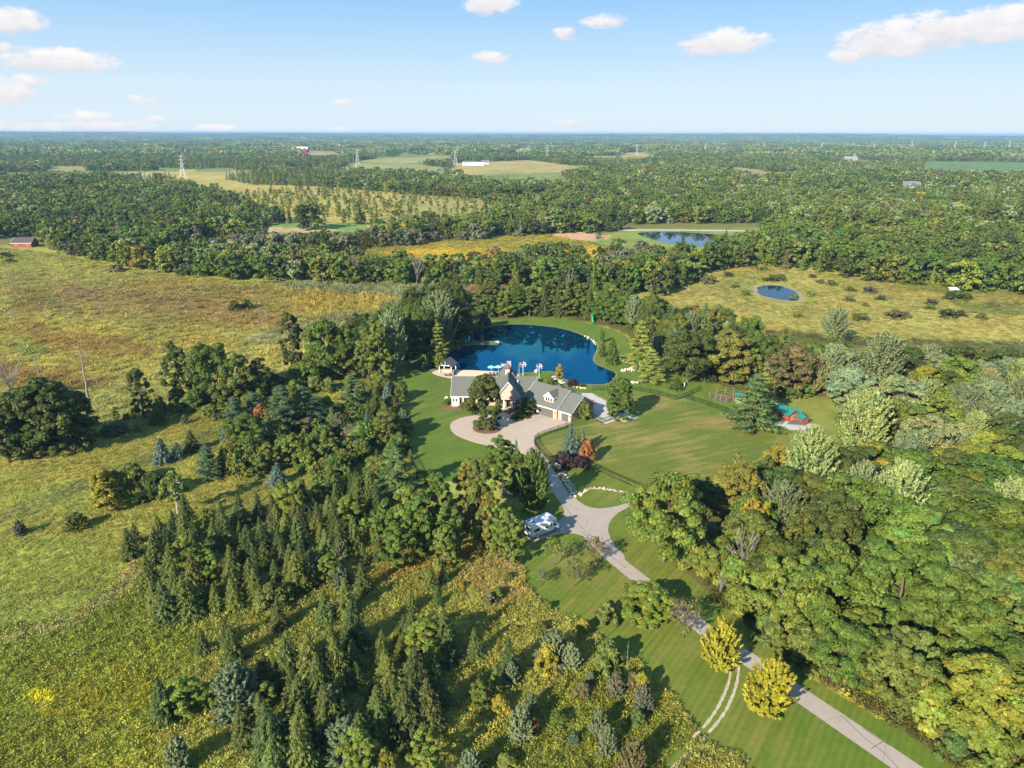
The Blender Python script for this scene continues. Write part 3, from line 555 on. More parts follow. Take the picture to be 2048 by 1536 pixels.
b = MB()
for x, y in ((1014.5, 735), (1022, 735), (1014.2, 723), (1021, 723), (1003, 732.5), (1003, 728)): p = G(x, y, 0); MB().tube(p + zz * -.5, p + zz * .4, .12).build('pile', GREYWOOD, dk)

# pinwheels and flagpole
RED = plain('red_paint', (.45, .04, .05), .5); BLUEP = plain('blue_paint', (.05, .10, .35), .5)
def pinwheel(x, yb, yt, lb):
    c_ = G(x, yb); hh = height_for(c_, yt) ; t = thing('pinwheel', c_, lb, 'pinwheel', 'garden pinwheels'); MB().tube(c_, c_ + zz * hh, .07).build('pole', WHITE, t); hub = c_ + zz * hh + Vector((0, -.15, 0))
    MB().tube(hub + Vector((0, .1, 0)), hub + Vector((0, -.1, 0)), .18, n=8).build('hub', WHITE, t)
    for k in range(10):
        a0 = 2 * math.pi * k / 10; d = Vector((math.cos(a0), 0, math.sin(a0))); s_ = Vector((-math.sin(a0), .35, math.cos(a0)))
        MB().prism([hub + d * .25, hub + d * .95 + s_ * .16, hub + d * 1.0 - s_ * .07], (0, .03, 0)).build('blade', RED if k == 3 else BLUEP if k == 8 else WHITE, t)
def height_for(g, yt):          # height above ground point g whose top lies at photo row yt
    lo, hi = 0.0, 120.0
    for _ in range(40):
        mdl = (lo + hi) / 2
        if PX((g.x, g.y, mdl))[1] > yt: lo = mdl
        else: hi = mdl
    return lo
pinwheel(1046, 752, 729, 'left red white and blue pinwheel on a pole between house and pond'); pinwheel(1078, 760, 733, 'right white pinwheel on a pole between house and pond')
c_ = G(1038, 754); t = thing('flagpole', c_, 'thin bare white flagpole just left of the pinwheels', 'flagpole'); MB().tube(c_, c_ + zz * height_for(c_, 725), .05, .03).build('pole', WHITE, t); MB().cbox(c_ + zz * .1, .4, .4, .2).build('base', SLAB, t)
for x, y, lb in ((1072.5, 748.5, 'white satellite dish on the grass behind the house ridge'), (893.5, 803.5, 'white satellite dish beside the left end of the house')):
    c_ = G(x, y); t = thing('satellite_dish', c_, lb, 'satellite dish', 'satellite dishes'); MB().tube(c_, c_ + zz * .9, .05).build('pole', WHITE, t); MB().tube(c_ + zz * .9, c_ + Vector((-.15, -.2, 1.15)), .35, .5, 12).build('dish', WHITE, t)
# ------------------------------------------------------------------ motorhome
A, B_ = G(1064.4, 1081.6), G(1120.5, 1059.5); ang = math.atan2((B_ - A).y, (B_ - A).x); RV = Fr(A, ang); L_ = (B_ - A).length; W_ = 2.35
rv = thing('motorhome', A, 'white motorhome with dark windows and purple swooshes parked beside the drive junction', 'motorhome', lm='the white motorhome')
RVW = plain('white_fibreglass', (.82, .82, .81), .6, .04, 1, 0, .2); RVROOF = plain('grey_roof_membrane', (.50, .54, .57), .9, .06, 2, 0, .1); TYRE = plain('tyre_rubber', (.02, .02, .02), .9); PURP = plain('purple_stripe', (.12, .07, .16), .5)
prof = [(0, .55), (4.9, .55), (4.9, 1.9), (5.55, 2.0), (5.75, 2.35), (5.6, 2.85), (5.0, 3.1), (0, 3.05)]
b = MB(); b.prism([RV(u, 0, z) for u, z in prof], RV.w * W_); b.build('body', RVW, rv)
b = MB(); b.prism([RV(u, .15, z) for u, z in ((4.9, .45), (L_, .45), (L_ + .02, 1.0), (L_ - .85, 1.22), (L_ - 1.25, 1.9), (4.9, 1.9))], RV.w * (W_ - .3)); b.build('cab', RVW, rv)
b = MB(); b.prism([RV(u, .25, z) for u, z in ((L_ - .82, 1.23), (L_ - 1.22, 1.87))] + [RV(u, W_ - .25, z) for u, z in ((L_ - 1.22, 1.87), (L_ - .82, 1.23))], RV.u * .04); b.build('windscreen', GLASS, rv)
b = MB(); RV.box(b, .1, 4.9, .1, W_ - .1, 3.08, 3.12); b.build('roof_membrane', RVROOF, rv)
b = MB(); b.prism([RV(u, -.012, z) for u, z in ((.1, .62), (1.4, .75), (3.2, 1.2), (3.2, 1.3), (1.4, .98), (.1, .85))], RV.w * .02); b.build('swoosh', PURP, rv)
b = MB(); b.prism([RV(u, -.012, z) for u, z in ((1.9, .65), (3.4, .85), (4.6, 1.35), (3.4, 1.05))], RV.w * .02); b.build('swoosh', PURP, rv)
for u, z, wd, ht in ((1.05, 1.55, 1.25, .62), (3.3, 1.55, .6, .38), (5.05, 2.25, .35, .3)): window(RV, rv, u, 0, z, wd, ht, -1)
window(RV, rv, 0, W_ / 2, 1.7, 1.1, .55, -1, 'w')
b = MB(); RV.box(b, 4.0, 4.65, -.03, 0, .6, 2.3); dr = b.build('door', RVW, rv); b = MB(); RV.box(b, 4.12, 4.5, -.045, -.03, 1.5, 2.15); b.build('pane', GLASS, dr); b = MB(); RV.box(b, 4.05, 4.11, -.06, -.03, 1.3, 1.45); b.build('handle', DARKMETAL, dr)
b = MB(); b.prism([RV(u, .13, z) for u, z in ((5.05, 1.28), (5.95, 1.28), (5.5, 1.82), (5.05, 1.82))], RV.w * .03); b.build('cab_window', GLASS, rv)
for u in (1.35, L_ - .95):
    for v_ in (0.1, W_ - .1):
        p = RV(u, v_, .38); tw = RV.w * (.14 if v_ < 1 else -.14); wl = MB().tube(p - tw * .3, p + tw * 1.4, .38, n=16).build('wheel', TYRE, rv); MB().tube(p - tw * .42, p - tw * .28, .2, n=10).build('rim', WHITE, wl)
b = MB(); RV.box(b, L_ - .02, L_ + .1, .1, W_ - .1, .4, .65); b.build('front_bumper', DARKMETAL, rv); b = MB(); RV.box(b, -.12, 0, .1, W_ - .1, .45, .6); b.build('rear_bumper', DARKMETAL, rv)
for u, v_, s_, h_ in ((3.0, 1.0, .38, .3), (1.9, 1.6, .2, .12), (.9, .8, .18, .12), (4.4, 1.5, .3, .08), (.6, 1.7, .15, .15)): b = MB(); RV.box(b, u - s_, u + s_, v_ - s_ * .8, v_ + s_ * .8, 3.12, 3.12 + h_); b.build('roof_unit', RVW if s_ > .19 else DARKMETAL, rv)
b = MB()
for v_ in (.25, .65): b.tube(RV(-.1, v_, .9), RV(-.1, v_, 3.1), .03)
for k in range(6): b.tube(RV(-.1, .25, 1.0 + .35 * k), RV(-.1, .65, 1.0 + .35 * k), .02)
b.build('ladder', WHITE, rv)
for v_ in (.35, W_ - .35): MB().tube(RV(L_ + .02, v_, .85), RV(L_ + .06, v_, .85), .1, n=10).build('headlight', GLASS, rv)
# ------------------------------------------------------------------ gate, sign, stones
def stones(name, pts, lab, cat, n_, size, spread, seed, mt=None, lm=None):
    P = [G(*p) for p in smooth_poly(pts, 2, False)]; rr = random.Random(seed); t = thing(name, P[0], lab, cat, lm=lm); ms = [ROCKS[k] for k in range(len(ROCKS))]
    seg = [(b_ - a_).length for a_, b_ in zip(P, P[1:])]; tot = sum(seg)
    for k in range(n_):
        q = tot * (k + .5) / n_; i = 0
        while i < len(seg) - 1 and q > seg[i]: q -= seg[i]; i += 1
        p = P[i].lerp(P[i + 1], min(1, q / seg[i])); s_ = size * rr.uniform(.6, 1.3)
        o = bpy.data.objects.new('stone', rr.choice(ms)); COL.objects.link(o); o.parent = t; o.location = p + Vector((rr.uniform(-1, 1) * spread, rr.uniform(-1, 1) * spread, s_ * .25)) - t.location
        o.rotation_euler = (rr.uniform(-.3, .3), rr.uniform(-.3, .3), rr.uniform(0, 6.3)); o.scale = (s_ * rr.uniform(.7, 1.2), s_ * rr.uniform(.6, 1), s_ * rr.uniform(.5, .9))
    return t
STONE = plain('field_stone', (.50, .42, .34), .9, .3, 1.2); ROCKS = []
import bmesh
for k in range(5):
    bm = bmesh.new(); bmesh.ops.create_icosphere(bm, subdivisions=1, radius=.6); rr = random.Random(k)
    for v in bm.verts: v.co *= rr.uniform(.75, 1.15)
    me = bpy.data.meshes.new('stone'); bm.to_mesh(me); bm.free(); me.materials.append(STONE); ROCKS.append(me)
stones('stone_edging', [(1123, 945), (1130, 958), (1138, 972), (1147, 985), (1158, 992), (1165, 990)], 'shaded boulder edging along the right side of the drive by the gate', 'boulders', 80, .5, .8, 1, lm='the boulder edging by the gate')
stones('stone_row', [(1166, 986), (1180, 976), (1200, 977), (1230, 981), (1255, 986), (1276, 993)], 'curved row of pale stones across the lawn right of the drive', 'stones', 76, .34, .4, 2, lm='the curved row of pale stones')
stones('waterfall_rocks', [(1258, 727), (1266, 732), (1272, 738), (1262, 741), (1245, 742)], 'heap of pale rocks at the pond inlet below the bright pines', 'rocks', 40, 1.0, 1.2, 3, lm='the rocks at the pond inlet')
stones('rock_group', [(1264, 764), (1268, 767), (1274, 765)], 'small pile of pale rocks at the foot of the right pine', 'rocks', 10, .9, .6, 4)
stones('shore_rocks', [(1106, 756), (1115, 761), (1122, 765), (1130, 770)], 'pale rocks along the near shore beside the golden arborvitae', 'rocks', 22, .7, .9, 5)
stones('lawn_rocks', [(1148, 773), (1158, 776), (1172, 778)], 'line of low pale rocks on the lawn right of the house', 'rocks', 10, .7, .3, 6)
stones('spit_rocks', [(962, 688), (968, 688.5)], 'pale rock at the left of the grassy spit', 'rocks', 3, 1.1, .4, 7); stones('spit_end_rocks', [(993, 684.5), (998, 686)], 'pale rocks at the tip of the grassy spit', 'rocks', 4, 1.0, .4, 8)
stones('bank_rocks', [(1170, 672), (1180, 679), (1190, 685), (1192, 690)], 'pale rocks along the right far bank of the pond', 'rocks', 14, .7, .5, 9)
stones('island_rocks', [(992, 860), (998, 858), (1002, 856)], 'small rocks in the round mulch island under the big tree', 'rocks', 8, .7, .4, 10)
c_ = G(1111.5, 943); t = thing('gate_pillar', c_, 'dark gate pillar bearing a pale sign beside the drive entrance', 'gate pillar', lm='the gate pillar'); MB().cbox(c_ + zz * .95, .5, .5, 1.9).build('pillar', plain('dark_brick', (.06, .05, .05), .9), t)
MB().cbox(c_ + zz * 1.95, .62, .62, .1).build('cap', SLAB, t)
c2_ = c_ + Vector((.62, -.2, 0)); sg = MB().cbox(c2_ + zz * 1.25, .85, .08, 1.05).build('sign_board', plain('sign_cream', (.62, .55, .48), .7), t); b = MB()
b.tube(c2_ + Vector((-.12, -.05, 1.5)), c2_ + Vector((.14, -.05, 1.5)), .03).tube(c2_ + Vector((.14, -.05, 1.5)), c2_ + Vector((.02, -.05, 1.0)), .03).tube(c2_ + Vector((-.12, -.05, 1.3)), c2_ + Vector((-.12, -.05, 1.05)), .03); b.build('emblem', DARKMETAL, sg)
# metal fences
def fence(lab, pts, h=1.35, gap=2.4, lm=None):
    P = [G(*p) for p in pts]; t = thing('metal_fence', P[0], lab, 'fence', 'black metal fences round the lawns', lm); pk = MB(); rl = MB(); post = None
    for a_, b_ in zip(P, P[1:]):
        d = b_ - a_; n_ = max(1, round(d.length / gap)); s_ = d.normalized()
        for k in range(n_ + 1):
            p = a_ + d * (k / n_)
            o = MB().cbox(Vector((0, 0, h / 2 + .05)), .08, .08, h + .1).build('post', DARKMETAL) if post is None else bpy.data.objects.new('post', post.data)
            if post is None: post = o
            else: COL.objects.link(o)
            o.parent = t; o.location = p - t.location
        for z in (.2, h - .18, h - .02): rl.box(a_ + zz * z - s_.cross(zz) * .02, d, s_.cross(zz) * .04, (0, 0, .04))
        m_ = int(d.length / .13)
        for k in range(m_): p = a_ + d * ((k + .5) / m_); pk.box(p + Vector((-.008, -.008, .1)), (.016, 0, 0), (0, .016, 0), (0, 0, h - .1))
    rl.build('rail', DARKMETAL, t); pk.build('pickets', DARKMETAL, t)['kind'] = 'stuff'
fence('black metal fence curving along the drive court to the garage', [(1100, 925), (1080, 905), (1070, 890), (1069, 882), (1076, 876), (1100, 867), (1133, 856), (1142, 852)])
fence('black metal fence running right from the gate pillar', [(1116, 940), (1140, 930), (1172, 929), (1200, 944), (1240, 962), (1286, 982)])
fence('black metal fence along the far edge of the big lawn', [(1185, 781), (1230, 781), (1265, 780), (1300, 786), (1352, 800), (1378, 792), (1401, 780)])
fence('black metal fence down the right side of the big lawn', [(1370, 797), (1400, 806), (1435, 818), (1467, 829)])
fence('black metal fence between left lawn and young conifers', [(790, 738), (792, 765), (799, 795), (804, 830), (806, 870), (818, 915), (838, 952), (872, 966)])
fence('short black metal fence beside the pale concrete court', [(1185, 836), (1203, 847), (1220, 841), (1232, 836)])
# ------------------------------------------------------------------ garden corner on the right
GREENM = plain('green_metal_roof', (.035, .20, .165), .4, .08, 1, .3); REDW = plain('red_boards', (.24, .055, .038), .8, .15, 2); ORW = plain('orange_boards', (.36, .19, .09), .8, .12, 2)
def shed(name, corner, ang, lu, lv, eave, ridge, wm, rm, lab, cat, ov=.3, doors=(), group=None, lm=None, th=.12, wins=()):
    f_ = Fr(corner, ang); t = thing(name, corner, lab, cat, group, lm); gable_walls(f_, t, 0, lu, 0, lv, eave, ridge, wm); gable_roof(f_, t, 0, lu, 0, lv, eave, ridge, rm, ov, (ov, ov), 'roof', th, trim=rm if rm is GREENM else None)
    for u0, u1, h_ in doors: b = MB(); f_.box(b, u0, u1, -.06, 0, 0, h_); b.build('door', WHITE, t)
    for u_, z_, w_, h_ in wins: window(f_, t, u_, 0, z_, w_, h_)
    return t, f_
sa, sb = G(1543, 826), G(1580, 846); an = math.atan2((sb - sa).y, (sb - sa).x)
t, f_ = shed('garden_shed', sa, an, (sb - sa).length * .9, 3.4, 1.9, 3.0, REDW, GREENM, 'small red shed with green metal roof behind the white pine', 'shed', lm='the green roofed shed')
b = MB(); L2 = (sb - sa).length * .9; f_.box(b, L2, L2 + .06, .7, 2.7, 0, 1.8); b.build('door', ORW, t); b = MB(); f_.box(b, L2 + .06, L2 + .1, 1.3, 2.1, .8, 1.5); b.build('emblem_board', RED, t)
sa2 = G(1583, 834); t, f_ = shed('hen_house', sa2, an, 2.6, 1.9, 1.6, 2.3, REDW, GREENM, 'smaller green roofed hen house right of the red shed', 'hen house', .2); t, f_ = shed('hen_house', G(1590, 842), an, 2.6, 1.9, 1.5, 2.1, REDW, GREENM, 'lowest little green roof in front of the hen house', 'hen house', .2)
t, f_ = shed('stone_hut', G(1472, 806), -.1, 2.8, 2.2, 2.0, 2.6, STONE, GREENM, 'pale stone hut with small green roof behind the white pine', 'hut', .25)
sheet('shed_slab', [(1548, 848), (1568, 838), (1600, 845), (1640, 850), (1620, 862), (1580, 860)], .05, SLAB, 0)
t = thing('concrete_pad', G(1600, 850), 'dark covered pad on the slab beside the red shed', 'pad'); MB().flat(gp([(1574, 849), (1594, 838), (1625, 841), (1610, 852)]), .35).build('cover', SHINGLE2, t); b = MB(); P = gp([(1574, 849), (1594, 838), (1625, 841), (1610, 852)])
for k in range(4): b.box(P[k], P[(k + 1) % 4] - P[k], (0, .05, 0), (0, 0, .33))
b.build('side', SHINGLE2, t)
DULLW = plain('dull_fence_wood', (.17, .14, .11), .9, .3, 2); g0 = thing('garden_fence', G(1430, 800), 'grey timber garden fence with tall posts near the far lawn corner', 'fence', lm='the timber garden fence'); PTS = [(1418, 797), (1430, 801), (1440, 803), (1452, 807), (1466, 802), (1478, 797), (1466, 790), (1450, 788), (1432, 790)]
P = [G(*p) for p in PTS]
for p in P: MB().cbox(p + zz * 1.1, .16, .16, 2.2).build('post', DULLW, g0)
b = MB()
for a_, b_ in zip(P, P[1:] + P[:1]):
    for z in (.5, 1.2, 1.9): b.tube(a_ + zz * z, b_ + zz * z, .05, n=4)
b.build('rails', DULLW, g0)['kind'] = 'stuff'
tag(MB().flat(gp([(1420, 797), (1452, 806), (1478, 797), (1450, 789)]), .03).build('garden_bed', MULCH), kind='structure')
c_ = G(1368, 775); t = thing('utility_box', c_, 'small white marker post beside the round blue spruce', 'post'); MB().cbox(c_ + zz * .7, .3, .2, 1.4).build('post', WHITE, t); MB().cbox(c_ + zz * 1.43, .36, .26, .06).build('cap', WHITE, t)
GS = plain('green_plastic', (.02, .35, .12), .4); c_ = G(1184, 642); t = thing('slide', c_, 'bright green playground slide among spruces behind the pond', 'slide'); hh = height_for(c_, 632)
MB().prism([c_ + Vector((-.3, 0, hh)), c_ + Vector((-.3, -3.2, .4)), c_ + Vector((-.3, -3.2, .25)), c_ + Vector((-.3, 0, hh - .3))], (.6, 0, 0)).build('chute', GS, t); MB().cbox(c_ + Vector((.1, .6, hh / 2)), 0.7, 0.7, hh).build('tower', GS, t); MB().cbox(c_ + Vector((.1, .6, hh + .5)), 0.9, 0.9, .15).build('tower_roof', GS, t)
# ------------------------------------------------------------------ far buildings and pylons
shed('red_barn', G(25, 495), math.radians(2), 12.0, 8, 3.0, 5.8, plain('barn_red', (.24, .065, .042), .8, .15), plain('barn_roof', (.075, .055, .062), .9), 'long red barn with dark roof at the left edge of the marsh', 'barn', .5, (), lm='the red barn', wins=[(2.5, 1.2, .9, .8), (9.5, 1.2, .9, .8)])
BW = plain('white_metal_roof', (.42, .42, .46), .7); GRR = plain('grey_house_roof', (.12, .12, .14), .85)
shed('farm_barn', G(593, 305), 0, 40, 22, 11, 20, plain('dark_red_boards', (.36, .03, .06), .8), BW, 'distant dark red barn with white roof on the left horizon', 'barn', .8, [(12, 18, 6)], lm='the distant red barn'); MBs = G(586, 306)
t = thing('silo', MBs, 'white silo left of the distant red barn', 'silo'); MB().tube(MBs, MBs + zz * 12, 6, n=14).build('tank', WHITE, t); MB().tube(MBs + zz * 12, MBs + zz * 16, 6, 1, 14).build('dome_roof', WHITE, t)
shed('poultry_barn', G(925, 331), math.radians(3), 48, 12, 4, 7, WHITE, BW, 'long low white building in the distant tan field', 'barn', .6, lm='the long white building')
shed('farmhouse', G(963, 329), 0, 18, 12, 5, 10, TAUPE, GRR, 'small grey roofed farmhouse right of the long white building', 'house', .5)
shed('far_house', G(1689, 326), -.15, 30, 14, 8, 16, plain('red_house_brick', (.40, .15, .12), .8), plain('pale_blue_roof', (.17, .185, .21), .8), 'distant red house with pale grey roof below the right pylons', 'house', .7, lm='the distant red house', wins=[(6, 2, 3, 3), (14, 2, 3, 3), (22, 2, 3, 3)])
shed('grey_house', G(1806, 380), -.35, 19, 11, 4.5, 11, TAUPE, GRR, 'grey roofed house with white trim in the right woodland', 'house', .8, lm='the grey house in the woods', wins=[(4, 5, 2, 2), (9, 5, 2, 2)])
shed('white_house', G(1270, 329), .2, 14, 10, 5, 9, WHITE, GRR, 'tiny white house under the pylon right of centre', 'house', .4)
for x, y, s_, lb in ((285, 275.5, 60, 'tiny white building left on the far horizon'), (931, 279, 60, 'tiny white shed centre on the far horizon'), (1437, 331, 9, 'white van sized shed at the right woodland edge'), (580, 271.4, 40, 'tiny white building just right of the far left hill')):
    shed('distant_shed', G(x, y) , 0, s_, s_ * .5, s_ * .12, s_ * .2, WHITE, BW, lb, 'shed', .5)
c_ = G(1905, 590); t = thing('field_shelter', c_, 'small white roofed shelter on tan legs in the right meadow', 'shelter', lm='the white roofed shelter'); MB().box(c_ + Vector((-2, -1.2, 2.6)), (4, 0, 0), (0, 2.6, .7), (0, 0, .15)).build('roof', WHITE, t)
MB().cbox(c_ + zz * 1.9, 3.2, 1.8, 1.3).build('cabin', plain('tan_boards', (.42, .28, .18), .8), t); b = MB()
for a in (-1, 1):
    for d in (-1, 1): MB().cbox(c_ + Vector((a * 1.5, d * .8, .7)), .16, .16, 1.4).build('leg', WOODM, t); MB().cbox(c_ + Vector((.4, -.92, 2.15)), 1.6, .06, .5).build('opening', GLASS, t)
STEEL = plain('galvanised_steel', (.52, .54, .56), .5, .1, .1, .3)
def pylon(x, yb, yt, lb, wk=1.0):
    c_ = G(x, yb); h_ = height_for(c_, yt); t = thing('pylon', c_, lb, 'pylon', 'power line pylons', 'the ' + lb.split(' ')[0] + ' steel pylon' if lb.startswith('nearest') else None); k = .13 * h_; r_ = max(.3, c_.y / 6200) * .75; b = MB(); tp = c_ + zz * (h_ * .62)
    for a in (-1, 1):
        for d in (-1, 1):
            leg = MB().tube(c_ + Vector((a * k, d * k, 0)), tp + Vector((a * k * .28, d * k * .28, 0)), r_, r_ * .8, 4); leg.build('leg', STEEL, t)
            b.tube(tp + Vector((a * k * .28, d * k * .28, 0)), c_ + Vector((a * k * .2, d * k * .2, h_)), r_ * .8, r_ * .6, 4)
        for q in range(4): z0, z1 = h_ * .62 * q / 4, h_ * .62 * (q + 1) / 4; w0, w1 = k * (1 - .72 * q / 4), k * (1 - .72 * (q + 1) / 4); b.tube(c_ + Vector((-a * w0, -k * .5, z0)), c_ + Vector((a * w1, -k * .5, z1)), r_ * .5, n=4)
    b.build('mast', STEEL, t)
    for z in (.66, .82, .985): MB().tube(c_ + Vector((-k * 1.15 * wk, 0, h_ * z)), c_ + Vector((k * 1.15 * wk, 0, h_ * z)), r_ * .8, n=4).build('cross_arm', STEEL, t)
for x, yb, yt, lb in ((368, 358, 311, 'nearest tall steel pylon at the left beyond the wet meadow'), (716, 334, 300, 'steel pylon in the grassy field left of centre'), (911, 332, 300, 'steel pylon left of the long white building'), (1094, 322, 290, 'steel pylon right of the tan field'), (1273, 318, 289, 'steel pylon above the tiny white house'), (1410, 304, 287, 'far steel pylon first of the right hand line'), (1527, 303, 286, 'far steel pylon second of the right hand line'), (1642, 304, 286, 'far steel pylon third of the right hand line'), (1747, 304, 287, 'far steel pylon above the distant red house'), (1822, 300, 282, 'far slim steel pylon fifth of the right hand line'), (1908, 301, 282, 'far steel pylon sixth of the right hand line'), (1967, 302, 282, 'far steel pylon seventh of the right hand line'), (2016, 302, 282, 'far steel pylon nearest the right edge')): pylon(x, yb, yt, lb)
for x, yb, yt, lb in ((410, 338, 311, 'thin grey pole right of the nearest pylon'), (1037, 326, 302, 'thin brown pole in the tan field'), (699, 333, 319, 'thin pole left of the pylon in the grassy field'), (176, 352, 334, 'leaning thin pole above the left woodland')):
    c_ = G(x, yb); t = thing('utility_pole', c_, lb, 'pole', 'far utility poles'); h_ = height_for(c_, yt); MB().tube(c_, c_ + zz * h_, .35, .25).build('pole', GREYWOOD, t); MB().tube(c_ + Vector((-1.3, 0, h_ * .95)), c_ + Vector((1.3, 0, h_ * .95)), .15, n=4).build('cross_arm', GREYWOOD, t)
# ------------------------------------------------------------------ plant prototypes
def norm(a): return a / np.maximum(np.linalg.norm(a, axis=1, keepdims=True), 1e-6)
def rdir(rng, n): return norm(rng.normal(size=(n, 3)))
def leaves_mesh(name, C, N, S, col, rng, asp=.62, axis=None, mat=None, curl=.25):
    """one kite shaped leaf card per centre: N normals, S sizes, optional long axis"""
    n = len(C); T = axis if axis is not None else rdir(rng, n)
    T = norm(T - (T * N).sum(1, keepdims=True) * N); B = np.cross(N, T); S = S[:, None]
    V = np.stack([C - T * S, C + B * S * asp - T * S * .1 + N * S * curl * .4, C + T * S - N * S * curl * .5, C - B * S * asp - T * S * .1 + N * S * curl * .4], 1).reshape(-1, 3)
    me = quads_mesh(name, V, np.arange(4 * n).reshape(-1, 4))
    at = me.attributes.new('shade', 'FLOAT_COLOR', 'POINT'); c4 = np.c_[np.repeat(col, 4, 0), np.ones(4 * n)]
    at.data.foreach_set('color', c4.astype(np.float32).ravel()); me.materials.append(mat or LEAF); return me
def shades(rng, per_clump, n_leaf, hue=.10, amp=.22):
    k = len(per_clump); a = np.repeat(1 + per_clump, n_leaf) * rng.uniform(1 - amp, 1 + amp, k * n_leaf)
    h = np.repeat(rng.normal(0, hue, k), n_leaf) + rng.normal(0, hue * .5, k * n_leaf)
    return np.clip(np.stack([a * (1 + h), a, a * (1 - .6 * h)], 1), .2, 2.2)
def clump_cloud(name, Cc, Rc, m, ls, rng, flat=.75, mat=None, up=.45, rnd=.55, asp=.62, hue=.1):
    k = len(Cc); D = rdir(rng, k * m); D[:, 2] = np.where(D[:, 2] < -.45, -D[:, 2] * .6, D[:, 2]); D = norm(D)
    r = np.repeat(Rc, m) * rng.uniform(.45, 1.05, k * m) ** .5; off = D * r[:, None]; off[:, 2] *= flat
    C = np.repeat(Cc, m, 0) + off; N = norm(D * .7 + np.array([0, 0, up]) + rdir(rng, k * m) * rnd)
    return leaves_mesh(name, C, N, ls * rng.uniform(.7, 1.3, k * m), shades(rng, rng.normal(0, .14, k), m, hue), rng, asp, None, mat)
def envelope(t, kind):
    t = np.clip(t, 0, 1)
    if kind == 'round': return np.sqrt(np.clip(1 - (2 * t - .95) ** 2 / 1.1, .02, 1))
    if kind == 'egg': return np.sqrt(np.clip(np.sin(np.pi * np.clip(t, .0, .985) ** .75), .02, 1))
    if kind == 'tall': return .25 + .75 * np.clip(np.sin(np.pi * np.clip(t * .93 + .05, 0, 1) ** .8), 0, 1)
    if kind == 'spread': return np.clip(1.05 - .95 * np.abs(t - .45) ** 1.3, .3, 1)
    if kind == 'dome': return np.sqrt(np.clip(1 - t ** 1.8, .03, 1))
    if kind == 'ovoid': return np.sqrt(np.clip(1 - ((t - .42) / .6) ** 2, .04, 1))
    if kind == 'column': return np.clip(1 - np.abs(2 * t - .8) ** 3.2, .12, 1)
def decid(name, seed, h, w, kind, k=75, m=110, ls=.30, z0=.16, rcf=.12, lob=.28, mat=None, flat=.75, hue=.1, shell=.55):
    rng = np.random.default_rng(seed); t = rng.beta(1.25, 1.1, k); az = np.arange(k) * 2.39996 + rng.normal(0, .4, k)
    ph = rng.uniform(0, 6.28, 6); lobe = 1 + lob * (np.sin(2 * az + ph[0] + 3 * t) * .5 + np.sin(3 * az + ph[1] - 4 * t) * .5 + np.sin(5 * az + ph[2] + 6 * t) * .4)
    R = w / 2 * envelope(t, kind) * lobe; rr = R * np.where(rng.random(k) < shell, rng.uniform(.78, .95, k), np.sqrt(rng.uniform(.0, .8, k)))
    z = h * (z0 + (1 - z0) * t * .95); C = np.stack([np.cos(az) * rr, np.sin(az) * rr, z], 1)
    Rc = w * rcf * rng.uniform(.65, 1.35, k)
    cr = clump_cloud(name, C, Rc, m, ls, rng, flat, mat, hue=hue)
    return dict(crown=cr, trunk=trunk_mesh(seed, h, w, C[rng.choice(k, min(k, 9), False)]), h=h, w=w)
def trunk_mesh(seed, h, w, tips, mat=None, r0=None, top=.62):
    rng = random.Random(seed); b = MB(); r = r0 or .022 * h + .06; p = Vector((0, 0, -.3)); segs = []
    for k in range(4):
        q = Vector((rng.uniform(-.02, .02) * h, rng.uniform(-.02, .02) * h, h * top * (k + 1) / 4)); b.tube(p, q, r, r * .78, 6, False); segs.append((q, r * .7)); r *= .78; p = q
    for tip in tips:
        tv = Vector(tip); q, rr = min(segs, key=lambda s: abs(s[0].z - tv.z * .6)); md = q.lerp(tv, .5) + Vector((0, 0, h * .03)); b.tube(q, md, rr * .6, rr * .4, 4, False).tube(md, tv, rr * .4, rr * .12, 4, False)
    o = b.build('trunk', mat or BARK, None, True, False); me = o.data; bpy.data.objects.remove(o); return me
def plume(name, seed, h, w, k=52, m=120, ls=.26, spread=1.0, z0=.2, kind='round'):
    """upswept branches feathered with leaves"""
    rng = np.random.default_rng(seed); az = np.arange(k) * 2.39996 + rng.normal(0, .25, k); t = rng.uniform(.05, 1, k)
    R = w / 2 * envelope(t, kind) * rng.uniform(.35, 1.06, k) ** .8; tip = np.stack([np.cos(az) * R, np.sin(az) * R, h * (z0 + (1 - z0) * t)], 1)
    root = tip * np.array([.25, .25, 1]); root[:, 2] = np.clip(tip[:, 2] - R * .9 - .12 * h, h * .1, None)
    s = rng.uniform(.25, 1.0, (k, m)) ** .8; ax = norm(tip - root); ax_r = np.repeat(ax, m, 0)
    base = root[:, None, :] + (tip - root)[:, None, :] * s[..., None]; rad = (.08 * w * (1.25 - s))[..., None]
    off = rdir(rng, k * m).reshape(k, m, 3) * rad * rng.uniform(.3, 1, (k, m, 1)); C = (base + off).reshape(-1, 3)
    N = norm(norm(off.reshape(-1, 3)) * .7 + np.array([0, 0, .5]) + rdir(rng, k * m) * .5)
    cr = leaves_mesh(name, C, N, ls * rng.uniform(.7, 1.3, k * m), shades(rng, rng.normal(0, .12, k), m, .06), rng, .5, ax_r + rdir(rng, k * m) * .5)
    return dict(crown=cr, trunk=trunk_mesh(seed, h, w, tip[:10] * .9), h=h, w=w)
